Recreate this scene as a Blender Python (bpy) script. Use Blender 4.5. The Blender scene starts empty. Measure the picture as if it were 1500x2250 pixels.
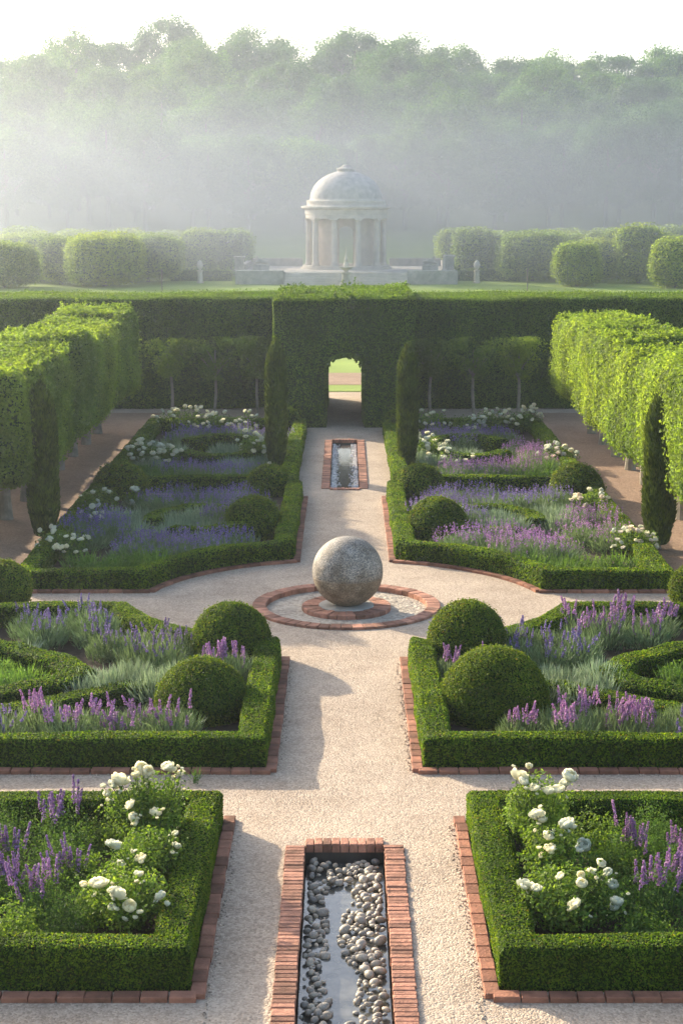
import bpy, math, random
import numpy as np
from mathutils import Vector, Matrix

random.seed(7)
rng = np.random.default_rng(11)
PI = math.pi
scene = bpy.context.scene
COL = scene.collection

# ------------------------------------------------------------------ camera numbers (measured from the photograph)
F_PX, CAM_H = 3600.0, 6.8
PITCH = math.atan((1125 - 440) / F_PX)


def at(px, py, z=0.0):
    """world x, y of the point of height z that the photograph shows at pixel (px, py)"""
    d = (px - 757) / F_PX
    e = (py - 1125) / F_PX
    t = (CAM_H - z) / (math.sin(PITCH) + e * math.cos(PITCH))
    return d * t, t * (math.cos(PITCH) - e * math.sin(PITCH))


def at_y(px, py, Y):
    """world x, z of the point at distance Y that the photograph shows at pixel (px, py)"""
    d = (px - 757) / F_PX
    e = (py - 1125) / F_PX
    t = Y / (math.cos(PITCH) - e * math.sin(PITCH))
    return d * t, CAM_H - t * (math.sin(PITCH) + e * math.cos(PITCH))


# ------------------------------------------------------------------ object helpers
def tag(o, label=None, cat=None, group=None, kind=None):
    if label: o['label'] = label
    if cat: o['category'] = cat
    if group: o['group'] = group
    if kind: o['kind'] = kind
    return o


def thing(name, label, cat, loc=(0, 0, 0), rz=0.0, group=None):
    o = bpy.data.objects.new(name, None)
    COL.objects.link(o)
    o.location = loc
    o.rotation_euler = (0, 0, rz)
    o.empty_display_size = 0.1
    return tag(o, label, cat, group)


def mesh_data(name, V, F, mats, fm=None, smooth=False):
    """V (n,3); F (m,k) index array or a list of such arrays; mats one material or a list; fm material index per face"""
    Fs = F if isinstance(F, list) else [F]
    Fs = [np.asarray(f, dtype=np.int32) for f in Fs if len(f)]
    me = bpy.data.meshes.new(name)
    V = np.asarray(V, dtype=np.float32)
    me.vertices.add(len(V))
    me.vertices.foreach_set('co', V.ravel())
    nl = sum(f.size for f in Fs)
    nf = sum(len(f) for f in Fs)
    me.loops.add(nl)
    me.polygons.add(nf)
    me.loops.foreach_set('vertex_index', np.concatenate([f.ravel() for f in Fs]))
    tot = np.concatenate([np.full(len(f), f.shape[1], dtype=np.int32) for f in Fs])
    start = np.concatenate([[0], np.cumsum(tot)[:-1]]).astype(np.int32)
    me.polygons.foreach_set('loop_start', start)
    me.polygons.foreach_set('loop_total', tot)
    for m in (mats if isinstance(mats, (list, tuple)) else [mats]):
        me.materials.append(m)
    if fm is not None:
        me.polygons.foreach_set('material_index', np.asarray(fm, dtype=np.int32))
    me.polygons.foreach_set('use_smooth', np.full(nf, bool(smooth), dtype=bool))
    me.update(calc_edges=True)
    return me


def link(name, me, parent=None, loc=None):
    o = bpy.data.objects.new(name, me)
    COL.objects.link(o)
    if parent is not None: o.parent = parent
    if loc is not None: o.location = loc
    return o


def copy_tree(root, loc=None, rz=None, scale=None, label=None, group=None):
    r = root.copy()
    COL.objects.link(r)
    if loc is not None: r.location = loc
    if rz is not None: r.rotation_euler = (0, 0, rz)
    if scale is not None: r.scale = scale if isinstance(scale, (tuple, list)) else (scale,) * 3
    if label: r['label'] = label
    if group: r['group'] = group
    for ch in root.children:
        c = ch.copy(); COL.objects.link(c); c.parent = r
        for g in ch.children:
            d = g.copy(); COL.objects.link(d); d.parent = c
    return r


class MB:
    """collects pieces into one mesh"""
    def __init__(s):
        s.V, s.F, s.n = [], {}, 0
        s.fm = {}

    def add(s, V, F, m=0):
        V = np.asarray(V, dtype=np.float64)
        for f in (F if isinstance(F, list) and isinstance(F[0], np.ndarray) else [F]):
            f = np.asarray(f, dtype=np.int64)
            if not len(f): continue
            k = f.shape[1]
            s.F.setdefault(k, []).append(f + s.n)
            s.fm.setdefault(k, []).append(np.full(len(f), m))
        s.V.append(V); s.n += len(V)

    def data(s, name, mats, smooth=False):
        ks = sorted(s.F)
        return mesh_data(name, np.concatenate(s.V), [np.concatenate(s.F[k]) for k in ks], mats,
                         np.concatenate([np.concatenate(s.fm[k]) for k in ks]), smooth)

    def build(s, name, mats, parent=None, smooth=False, loc=None):
        return link(name, s.data(name, mats, smooth), parent, loc)


def box(cx, cy, z0, sx, sy, sz, rz=0.0, ch=0.0):
    """box with its base at z0 and an optional chamfer round the top"""
    a, b = sx / 2, sy / 2
    lay = [(a, b, z0), (a, b, z0 + sz - ch)] + ([(a - ch, b - ch, z0 + sz)] if ch else [])
    V = []
    for (p, q, z) in lay:
        V += [(-p, -q, z), (p, -q, z), (p, q, z), (-p, q, z)]
    F = [(3, 2, 1, 0)]
    n = len(lay)
    for k in range(n - 1):
        o = 4 * k
        for i in range(4):
            j = (i + 1) % 4
            F.append((o + i, o + j, o + 4 + j, o + 4 + i))
    o = 4 * (n - 1)
    F.append((o, o + 1, o + 2, o + 3))
    V = np.array(V)
    c, s_ = math.cos(rz), math.sin(rz)
    V = np.stack([V[:, 0] * c - V[:, 1] * s_ + cx, V[:, 0] * s_ + V[:, 1] * c + cy, V[:, 2]], 1)
    return V, np.array(F)


def lathe(prof, n=24, cx=0.0, cy=0.0, a0=0.0, a1=2 * PI, cap=True):
    prof = np.asarray(prof, dtype=float)
    full = abs(a1 - a0 - 2 * PI) < 1e-6
    m = n if full else n + 1
    ang = a0 + (a1 - a0) * np.arange(m) / n
    V = np.stack([cx + prof[:, 0][:, None] * np.cos(ang)[None], cy + prof[:, 0][:, None] * np.sin(ang)[None],
                  np.repeat(prof[:, 1][:, None], m, 1)], 2).reshape(-1, 3)
    F = []
    for i in range(len(prof) - 1):
        for j in range(n):
            k = (j + 1) % m
            F.append((i * m + j, i * m + k, (i + 1) * m + k, (i + 1) * m + j))
    return V, np.array(F)


def tube(pts, rad, n=6):
    pts = np.asarray(pts, dtype=float)
    k = len(pts)
    rad = np.broadcast_to(np.asarray(rad, dtype=float), (k,))
    T = np.gradient(pts, axis=0)
    T /= np.linalg.norm(T, axis=1, keepdims=True) + 1e-12
    ref = np.array([0.31, 0.95, 0.05])
    A = np.cross(T, ref); A /= np.linalg.norm(A, axis=1, keepdims=True) + 1e-12
    B = np.cross(T, A)
    ang = 2 * PI * np.arange(n) / n
    V = (pts[:, None] + rad[:, None, None] * (np.cos(ang)[None, :, None] * A[:, None] + np.sin(ang)[None, :, None] * B[:, None])).reshape(-1, 3)
    F = []
    for i in range(k - 1):
        for j in range(n):
            q = (j + 1) % n
            F.append((i * n + j, i * n + q, (i + 1) * n + q, (i + 1) * n + j))
    return V, np.array(F)


def unit(v):
    return v / (np.linalg.norm(v, axis=-1, keepdims=True) + 1e-9)


def wob(P, s, seed=0):
    """cheap smooth noise in [-1, 1] from sums of sines"""
    r = np.random.default_rng(seed)
    out = np.zeros(len(P))
    for k in range(6):
        d = unit(r.normal(size=3)) * s * (0.6 + 0.35 * k)
        out += np.sin(P @ d + r.uniform(0, 6.28)) / (1 + 0.35 * k)
    return out / 3.2


# ------------------------------------------------------------------ leaves
def leaves(P, N, L, W, jit=0.8, fold=0.12, droop=0.0):
    n = len(P)
    sc = rng.uniform(0.65, 1.3, (n, 1))
    L = L * sc; W = W * sc
    nn = unit(N + jit * rng.normal(size=(n, 3)) * 0.75)
    t = unit(np.cross(nn, rng.normal(size=(n, 3))))
    if droop: t = unit(t + np.array([0, 0, -droop]))
    b = np.cross(nn, t)
    V = np.stack([P - t * L / 2, P + b * W / 2 + nn * L * fold, P + t * L / 2, P - b * W / 2 + nn * L * fold], 1).reshape(-1, 3)
    F = np.arange(4 * n).reshape(n, 4)
    return V, F


def sample_quads(V, F, n, keep=None):
    A, B, C, D = (V[F[:, i]] for i in range(4))
    nrm = np.cross(C - A, D - B)
    area = np.linalg.norm(nrm, axis=1) / 2
    w = area * (keep if keep is not None else 1.0)
    idx = rng.choice(len(F), size=n, p=w / w.sum())
    u = rng.random((n, 1)); v = rng.random((n, 1))
    P = A[idx] * (1 - u) * (1 - v) + B[idx] * u * (1 - v) + C[idx] * u * v + D[idx] * (1 - u) * v
    return P, unit(nrm[idx]), area.sum() if keep is None else (area * (keep > 0)).sum()


def quad_area(V, F):
    A, B, C, D = (V[F[:, i]] for i in range(4))
    return (np.linalg.norm(np.cross(C - A, D - B), axis=1) / 2).sum()


def leafy(V, F, L, cover=2.6, asp=0.6, jit=0.8, out=(-0.3, 0.7), up=0.0, strays=0.0, stray_len=2.0, cap=400000):
    """closed surface V, F -> MB with the dark twiggy core (slot 0) and leaves over it (slot 1)"""
    W = L * asp
    area = quad_area(V, F)
    n = int(min(cap, area * cover / (0.5 * L * W)))
    P, N, _ = sample_quads(V, F, n)
    off = rng.uniform(out[0], out[1], (n, 1)) * L
    if strays:
        m = rng.random((n, 1)) < strays
        off = np.where(m, rng.uniform(0.5, stray_len, (n, 1)) * L, off)
    P2 = P + N * off
    if up: N = unit(N + np.array([0, 0, up]))
    mb = MB()
    mb.add(V, F, 0)
    lv, lf = leaves(P2, N, L, W, jit)
    mb.add(lv, lf, 1)
    return mb


def sweep(pts, w, h, closed=False, step=0.12, z0=0.0, rough=0.02, seed=0, rnd=0.05):
    """hedge body: rounded rectangle swept along a plan polyline"""
    pts = [np.array(p, dtype=float) for p in pts]
    n = len(pts)
    base, nor = [], []
    segs = n if closed else n - 1
    dirs = [unit(pts[(i + 1) % n] - pts[i]) for i in range(segs)]
    def normal_at(i):
        if closed: a, b = dirs[i - 1], dirs[i % segs]
        else: a, b = dirs[max(i - 1, 0)], dirs[min(i, segs - 1)]
        na, nb = np.array([a[1], -a[0]]), np.array([b[1], -b[0]])
        m = na + nb
        return m / max(0.35, (m @ na))
    for i in range(segs):
        p, q = pts[i], pts[(i + 1) % n]
        np_, nq = normal_at(i), normal_at((i + 1) % n if closed else i + 1)
        d = dirs[i]; mid = np.array([d[1], -d[0]])
        L = np.linalg.norm(q - p); k = max(1, int(L / step))
        for j in range(k):
            f = j / k
            base.append(p + (q - p) * f)
            nor.append(np_ if j == 0 else mid)
    if not closed:
        base.append(pts[-1]); nor.append(normal_at(n - 1))
    base = np.array(base); nor = np.array(nor)
    hw = w / 2
    prof = [(-hw, 0), (-hw, h * .35), (-hw, h * .7), (-hw, h - rnd), (-hw + rnd, h), (-hw * .3, h + .005), (hw * .3, h + .005), (hw - rnd, h), (hw, h - rnd), (hw, h * .7), (hw, h * .35), (hw, 0)]
    m = len(prof)
    V = np.zeros((len(base), m, 3))
    for j, (o, z) in enumerate(prof):
        V[:, j, :2] = base + nor * o
        V[:, j, 2] = z + z0
    V = V.reshape(-1, 3)
    k = len(base)
    F = []
    for i in range(k if closed else k - 1):
        q = (i + 1) % k
        for j in range(m - 1):
            F.append((i * m + j, q * m + j, q * m + j + 1, i * m + j + 1))
    if not closed:
        for i, flip in ((0, False), (k - 1, True)):
            for j in range(m // 2 - 1):
                a, b, c, d = i * m + j, i * m + j + 1, i * m + m - 2 - j, i * m + m - 1 - j
                F.append((a, b, c, d) if not flip else (d, c, b, a))
    F = np.array(F)
    d = wob(V, 5.0, seed)[:, None] * rough
    cen = np.repeat(base, m, 0)
    outv = np.zeros_like(V); outv[:, :2] = V[:, :2] - cen; outv[:, 2] = (V[:, 2] > h * .9 + z0) * hw
    V = V + unit(outv) * d
    return V, F


def block(x0, x1, y0, y1, z0, z1, rough=0.06, seed=0, step=0.25, rnd=0.12, ws=2.0, taper=0.0):
    """rounded leafy box as a closed quad surface (six gridded faces on a rounded box)"""
    c = np.array([(x0 + x1) / 2, (y0 + y1) / 2, (z0 + z1) / 2]); s = np.array([x1 - x0, y1 - y0, z1 - z0]) / 2
    Vs, Fs, n = [], [], 0
    for ax in range(3):
        for sg in (-1, 1):
            u, v = [(1, 2), (2, 0), (0, 1)][ax]
            nu, nv = max(2, int(2 * s[u] / step)), max(2, int(2 * s[v] / step))
            U, W = np.meshgrid(np.linspace(-1, 1, nu + 1), np.linspace(-1, 1, nv + 1), indexing='ij')
            P = np.zeros((nu + 1, nv + 1, 3)); P[..., ax] = sg * s[ax]; P[..., u] = U * s[u]; P[..., v] = W * s[v]
            P = P.reshape(-1, 3)
            I = np.arange((nu + 1) * (nv + 1)).reshape(nu + 1, nv + 1)
            f = np.stack([I[:-1, :-1], I[1:, :-1], I[1:, 1:], I[:-1, 1:]], -1).reshape(-1, 4)
            if sg < 0: f = f[:, ::-1]
            Vs.append(P); Fs.append(f + n); n += len(P)
    V = np.concatenate(Vs); F = np.concatenate(Fs)
    inner = np.clip(V, -(s - rnd), s - rnd)
    d = V - inner
    ln = np.linalg.norm(d, axis=1, keepdims=True)
    V = inner + d / np.maximum(ln, 1e-9) * np.minimum(ln, rnd)
    nrm = unit(V / s ** 1.0)
    if taper: V[:, :2] *= (1 + taper * (V[:, 2:3] / s[2]))
    V = V + unit(d + 1e-6 * nrm) * (wob(V, ws, seed)[:, None] * rough)
    return V + c, F


# ------------------------------------------------------------------ materials
def new_mat(name):
    m = bpy.data.materials.new(name); m.use_nodes = True
    nt = m.node_tree; nt.nodes.clear()
    return m, nt, nt.nodes, nt.links


def ramp(N, cols, pos=None):
    r = N.new('ShaderNodeValToRGB'); e = r.color_ramp.elements
    while len(e) < len(cols): e.new(0.5)
    for i, c in enumerate(cols):
        e[i].position = pos[i] if pos else i / (len(cols) - 1)
        e[i].color = (*c, 1)
    return r


def leaf_mat(name, cols, transl=0.35, tint=(1.5, 1.6, 0.7), rough=0.6, spec=0.18, nscale=1.2, lo=0.7, hi=1.25, objvar=0.0, brown=0.0, tail=(.16, .11, .035)):
    m, nt, N, Lk = new_mat(name)
    geo = N.new('ShaderNodeNewGeometry')
    if brown:
        k = len(cols); r = ramp(N, list(cols) + [tail], [(1 - brown) * i / (k - 1) for i in range(k)] + [1.0])
    else: r = ramp(N, cols)
    Lk.new(geo.outputs['Random Per Island'], r.inputs[0])
    no = N.new('ShaderNodeTexNoise'); no.inputs['Scale'].default_value = nscale; no.inputs['Detail'].default_value = 2
    Lk.new(geo.outputs['Position'], no.inputs['Vector'])
    mr = N.new('ShaderNodeMapRange'); mr.inputs[1].default_value = .3; mr.inputs[2].default_value = .7
    mr.inputs[3].default_value = lo; mr.inputs[4].default_value = hi
    Lk.new(no.outputs[0], mr.inputs[0])
    mul = N.new('ShaderNodeMixRGB'); mul.blend_type = 'MULTIPLY'; mul.inputs[0].default_value = 1
    Lk.new(r.outputs[0], mul.inputs[1]); Lk.new(mr.outputs[0], mul.inputs[2])
    n2 = N.new('ShaderNodeTexNoise'); n2.inputs['Scale'].default_value = nscale * .28; n2.inputs['Detail'].default_value = 3
    Lk.new(geo.outputs['Position'], n2.inputs['Vector'])
    rp = ramp(N, [(.78, .84, .8), (1.18, 1.12, .9)], [.35, .65]); Lk.new(n2.outputs[0], rp.inputs[0])
    m3 = N.new('ShaderNodeMixRGB'); m3.blend_type = 'MULTIPLY'; m3.inputs[0].default_value = 1; Lk.new(mul.outputs[0], m3.inputs[1]); Lk.new(rp.outputs[0], m3.inputs[2])
    mul = m3
    if objvar:
        oi = N.new('ShaderNodeObjectInfo'); rr = ramp(N, [(1 - objvar, 1 - objvar * .8, 1 - objvar * .5), (1, 1, 1), (1 + objvar * 1.1, 1 + objvar * .7, 1 - objvar * .2)]); Lk.new(oi.outputs['Random'], rr.inputs[0])
        m4 = N.new('ShaderNodeMixRGB'); m4.blend_type = 'MULTIPLY'; m4.inputs[0].default_value = 1; Lk.new(mul.outputs[0], m4.inputs[1]); Lk.new(rr.outputs[0], m4.inputs[2]); mul = m4
    p = N.new('ShaderNodeBsdfPrincipled'); p.inputs['Roughness'].default_value = rough; p.inputs['Specular IOR Level'].default_value = spec
    Lk.new(mul.outputs[0], p.inputs['Base Color'])
    t = N.new('ShaderNodeBsdfTranslucent')
    tm = N.new('ShaderNodeMixRGB'); tm.blend_type = 'MULTIPLY'; tm.inputs[0].default_value = 1; tm.inputs[2].default_value = (*tint, 1)
    Lk.new(mul.outputs[0], tm.inputs[1]); Lk.new(tm.outputs[0], t.inputs['Color'])
    mx = N.new('ShaderNodeMixShader'); mx.inputs[0].default_value = transl
    Lk.new(p.outputs[0], mx.inputs[1]); Lk.new(t.outputs[0], mx.inputs[2])
    o = N.new('ShaderNodeOutputMaterial'); Lk.new(mx.outputs[0], o.inputs[0])
    return m


def plain(name, col, rough=0.8, var=0.25, scale=8.0, bump=0.0, bscale=40.0, spec=0.3, island=0.0, col2=None, metallic=0.0, stain=0.0):
    m, nt, N, Lk = new_mat(name)
    geo = N.new('ShaderNodeNewGeometry')
    no = N.new('ShaderNodeTexNoise'); no.inputs['Scale'].default_value = scale; no.inputs['Detail'].default_value = 5
    tc = N.new('ShaderNodeTexCoord')
    Lk.new(tc.outputs['Object'], no.inputs['Vector'])
    c2 = col2 if col2 else tuple(x * (1 - var) for x in col)
    c1 = col if col2 else tuple(min(1, x * (1 + var)) for x in col)
    r = ramp(N, [c2, c1], [.3, .7]); Lk.new(no.outputs[0], r.inputs[0])
    last = r.outputs[0]
    if island:
        mr = N.new('ShaderNodeMapRange'); mr.inputs[3].default_value = 1 - island; mr.inputs[4].default_value = 1 + island
        Lk.new(geo.outputs['Random Per Island'], mr.inputs[0])
        mu = N.new('ShaderNodeMixRGB'); mu.blend_type = 'MULTIPLY'; mu.inputs[0].default_value = 1
        Lk.new(last, mu.inputs[1]); Lk.new(mr.outputs[0], mu.inputs[2]); last = mu.outputs[0]
    if stain:
        sn = N.new('ShaderNodeTexNoise'); sn.inputs['Scale'].default_value = 2.6; sn.inputs['Detail'].default_value = 8; sn.inputs['Roughness'].default_value = .75
        Lk.new(tc.outputs['Object'], sn.inputs['Vector'])
        sr = ramp(N, [(.42, .44, .38), (.9, .9, .88), (1.15, 1.12, 1.1)], [.33, .5, .68]); Lk.new(sn.outputs[0], sr.inputs[0])
        mu2 = N.new('ShaderNodeMixRGB'); mu2.blend_type = 'MULTIPLY'; mu2.inputs[0].default_value = stain; Lk.new(last, mu2.inputs[1]); Lk.new(sr.outputs[0], mu2.inputs[2]); last = mu2.outputs[0]
    p = N.new('ShaderNodeBsdfPrincipled'); p.inputs['Roughness'].default_value = rough; p.inputs['Specular IOR Level'].default_value = spec
    p.inputs['Metallic'].default_value = metallic
    Lk.new(last, p.inputs['Base Color'])
    if bump:
        nb = N.new('ShaderNodeTexNoise'); nb.inputs['Scale'].default_value = bscale; nb.inputs['Detail'].default_value = 6
        Lk.new(tc.outputs['Object'], nb.inputs['Vector'])
        bp = N.new('ShaderNodeBump'); bp.inputs['Strength'].default_value = bump; bp.inputs['Distance'].default_value = .02
        Lk.new(nb.outputs[0], bp.inputs['Height']); Lk.new(bp.outputs[0], p.inputs['Normal'])
    o = N.new('ShaderNodeOutputMaterial'); Lk.new(p.outputs[0], o.inputs[0])
    return m


def gravel_mat(name, c_lo, c_hi, pebble=28.0, strength=0.9):
    m, nt, N, Lk = new_mat(name)
    tc = N.new('ShaderNodeTexCoord')
    vo = N.new('ShaderNodeTexVoronoi'); vo.inputs['Scale'].default_value = pebble
    wp = N.new('ShaderNodeTexNoise'); wp.inputs['Scale'].default_value = 9; wp.inputs['Detail'].default_value = 3
    Lk.new(tc.outputs['Object'], wp.inputs['Vector'])
    Lk.new(tc.outputs['Object'], vo.inputs['Vector'])
    big = N.new('ShaderNodeTexNoise'); big.inputs['Scale'].default_value = .55; big.inputs['Detail'].default_value = 6; big.inputs['Roughness'].default_value = .6
    Lk.new(tc.outputs['Object'], big.inputs['Vector'])
    sep = N.new('ShaderNodeSeparateColor'); Lk.new(vo.outputs['Color'], sep.inputs[0])
    m1 = N.new('ShaderNodeMath'); m1.operation = 'MULTIPLY'; m1.inputs[1].default_value = .55; Lk.new(sep.outputs[0], m1.inputs[0])
    m2 = N.new('ShaderNodeMath'); m2.operation = 'MULTIPLY_ADD'; m2.inputs[1].default_value = .9; Lk.new(big.outputs[0], m2.inputs[0]); Lk.new(m1.outputs[0], m2.inputs[2])
    r0 = ramp(N, [c_lo, c_hi], [.35, 1.0]); Lk.new(m2.outputs[0], r0.inputs[0])
    wn = N.new('ShaderNodeTexNoise'); wn.inputs['Scale'].default_value = 1.7; wn.inputs['Detail'].default_value = 7; wn.inputs['Roughness'].default_value = .7; wn.inputs['Distortion'].default_value = .6
    Lk.new(tc.outputs['Object'], wn.inputs['Vector'])
    wr = ramp(N, [(.86, .84, .82), (1.0, 1.0, 1.0), (1.06, 1.05, 1.03)], [.32, .5, .68]); Lk.new(wn.outputs[0], wr.inputs[0])
    r = N.new('ShaderNodeMixRGB'); r.blend_type = 'MULTIPLY'; r.inputs[0].default_value = 1; Lk.new(r0.outputs[0], r.inputs[1]); Lk.new(wr.outputs[0], r.inputs[2])
    # pebble relief plus worn, uneven ground
    h1 = N.new('ShaderNodeMath'); h1.operation = 'MULTIPLY'; h1.inputs[1].default_value = -1; Lk.new(vo.outputs['Distance'], h1.inputs[0])
    h2 = N.new('ShaderNodeMath'); h2.operation = 'MULTIPLY_ADD'; h2.inputs[1].default_value = 1.2; Lk.new(wp.outputs[0], h2.inputs[0]); Lk.new(h1.outputs[0], h2.inputs[2])
    bp = N.new('ShaderNodeBump'); bp.inputs['Strength'].default_value = strength; bp.inputs['Distance'].default_value = .012
    Lk.new(h2.outputs[0], bp.inputs['Height'])
    p = N.new('ShaderNodeBsdfPrincipled'); p.inputs['Roughness'].default_value = .9; p.inputs['Specular IOR Level'].default_value = .2
    Lk.new(r.outputs[0], p.inputs['Base Color']); Lk.new(bp.outputs[0], p.inputs['Normal'])
    o = N.new('ShaderNodeOutputMaterial'); Lk.new(p.outputs[0], o.inputs[0])
    return m


M = {}
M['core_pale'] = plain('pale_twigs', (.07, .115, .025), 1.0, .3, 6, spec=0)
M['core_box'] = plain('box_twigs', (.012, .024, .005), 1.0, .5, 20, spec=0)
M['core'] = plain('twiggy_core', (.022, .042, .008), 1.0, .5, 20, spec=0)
M['box'] = leaf_mat('box_leaf', [(.036, .085, .006), (.085, .155, .010), (.17, .24, .018)], .45, (1.8, 1.7, .6), nscale=2.2, brown=.06)
M['ball'] = leaf_mat('ball_leaf', [(.05, .10, .010), (.09, .15, .014), (.17, .22, .022)], .38, (1.8, 1.6, .6), nscale=2.5, brown=.05)
M['hornbeam'] = leaf_mat('hornbeam_leaf', [(.052, .10, .016), (.09, .155, .023), (.15, .215, .04)], .42, (1.6, 1.6, .6), nscale=.9)
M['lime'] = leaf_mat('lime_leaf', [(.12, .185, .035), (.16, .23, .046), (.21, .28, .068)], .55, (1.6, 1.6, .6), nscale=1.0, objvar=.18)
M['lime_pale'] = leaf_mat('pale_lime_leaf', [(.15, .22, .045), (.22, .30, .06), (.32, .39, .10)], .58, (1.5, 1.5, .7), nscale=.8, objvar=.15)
M['yew'] = leaf_mat('cypress_spray', [(.042, .07, .011), (.08, .12, .017), (.13, .17, .024)], .25, (1.5, 1.4, .6), nscale=3)
M['wood'] = leaf_mat('woodland_leaf', [(.034, .098, .016), (.06, .145, .024), (.10, .195, .036)], .35, (1.5, 1.5, .6), nscale=.12, lo=.7, hi=1.25, objvar=.32)
M['wood_pale'] = leaf_mat('pale_blossom_leaf', [(.2, .22, .14), (.3, .31, .22), (.4, .4, .3)], .3, (1.1, 1.1, .9), nscale=.2)
M['lav_leaf'] = leaf_mat('lavender_leaf', [(.12, .175, .09), (.175, .24, .13), (.24, .30, .18)], .25, (1.2, 1.3, .8), nscale=1)
M['lav'] = leaf_mat('lavender_flower', [(.16, .12, .33), (.24, .18, .44), (.36, .28, .56)], .3, (1.1, 1, 1.1), nscale=1)
M['salvia'] = leaf_mat('salvia_flower', [(.26, .13, .34), (.38, .2, .46), (.5, .32, .56)], .3, (1.1, 1, 1.1), nscale=1)
M['silver'] = leaf_mat('silver_leaf', [(.17, .235, .16), (.25, .32, .23), (.34, .40, .30)], .25, (1.1, 1.15, .9), nscale=1)
M['herb'] = leaf_mat('herb_leaf', [(.055, .12, .03), (.095, .175, .042), (.15, .24, .06)], .4, (1.5, 1.5, .7), nscale=1.5)
M['rose_leaf'] = leaf_mat('rose_leaf', [(.055, .11, .022), (.12, .20, .035), (.22, .30, .07)], .42, (1.6, 1.6, .6), nscale=2.5)
M['petal'] = leaf_mat('rose_petal', [(.80, .77, .66), (.86, .84, .76), (.88, .87, .82)], .5, (1, 1, .95), rough=.6, spec=.2, nscale=8, lo=.95, hi=1.0)
M['petal_blush'] = leaf_mat('blush_petal', [(.8, .68, .66), (.84, .74, .74), (.85, .8, .78)], .5, (1, 1, .95), rough=.6, spec=.2, nscale=8, lo=.95, hi=1.0)
M['stem'] = plain('green_stem', (.05, .085, .025), .6, .3, 10)
M['bark'] = plain('grey_bark', (.13, .115, .09), .95, .35, 6, .5, 30)
M['bark_pale'] = plain('pale_bark', (.27, .235, .175), .95, .3, 6, .5, 30)
M['gravel'] = gravel_mat('sandy_gravel', (.275, .208, .15), (.535, .42, .315), 46.0, .7)
M['basin_gravel'] = gravel_mat('basin_gravel', (.24, .20, .16), (.50, .43, .34), 20, 1.2)
M['dirt'] = gravel_mat('terracotta_gravel', (.20, .125, .08), (.36, .24, .16), 30, .8)
M['soil'] = plain('bed_soil', (.05, .035, .022), 1.0, .4, 9, .8, 25)
M['brick'] = plain('edging_brick', (.30, .13, .08), .9, .28, 7, .5, 45, island=.36, stain=.8)
M['brick2'] = plain('rill_brick', (.37, .175, .115), .9, .25, 9, .6, 40, island=.4, stain=.8)
M['mortar'] = plain('pale_mortar', (.3, .26, .21), 1, .2, 20)
M['channel'] = plain('rill_wall_stone', (.06, .05, .04), .9, .4, 5)
M['granite'] = plain('weathered_granite', (.22, .20, .175), .75, .3, 16, .35, 60)
M['pale_stone'] = plain('pale_limestone', (.56, .50, .42), .85, .14, 1.4, .2, 8, stain=.3)
M['warm_stone'] = plain('warm_plaster', (.52, .43, .34), .9, .12, 1.4)
M['lead'] = plain('dome_stone', (.43, .395, .36), .8, .2, 2.0, .2, 6, stain=.35)
M['grey_stone'] = plain('weathered_stone', (.40, .37, .325), .9, .25, 1.5, .3, 8, stain=.6)
def cobble_mat():
    m, nt, N, Lk = new_mat('river_cobble')
    oi = N.new('ShaderNodeObjectInfo'); tc = N.new('ShaderNodeTexCoord')
    r = ramp(N, [(.20, .18, .155), (.34, .275, .20), (.44, .38, .30), (.28, .245, .20), (.55, .46, .34)], [0, .28, .5, .75, 1]); Lk.new(oi.outputs['Random'], r.inputs[0])
    no = N.new('ShaderNodeTexNoise'); no.inputs['Scale'].default_value = 3.2; no.inputs['Detail'].default_value = 8; no.inputs['Roughness'].default_value = .7
    Lk.new(tc.outputs['Object'], no.inputs['Vector'])
    v = ramp(N, [(.55, .55, .56), (1.25, 1.22, 1.15)], [.35, .65]); Lk.new(no.outputs[0], v.inputs[0])
    mu = N.new('ShaderNodeMixRGB'); mu.blend_type = 'MULTIPLY'; mu.inputs[0].default_value = 1; Lk.new(r.outputs[0], mu.inputs[1]); Lk.new(v.outputs[0], mu.inputs[2])
    p = N.new('ShaderNodeBsdfPrincipled'); p.inputs['Roughness'].default_value = .55; Lk.new(mu.outputs[0], p.inputs['Base Color'])
    o = N.new('ShaderNodeOutputMaterial'); Lk.new(p.outputs[0], o.inputs[0])
    return m


M['cobble'] = M['cobble_pale'] = cobble_mat()
M['pebble'] = plain('white_pebble', (.55, .53, .50), .6, .3, 5, island=.4)
M['iron'] = plain('weathered_rail', (.16, .13, .10), .8, .2, 5)


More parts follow.
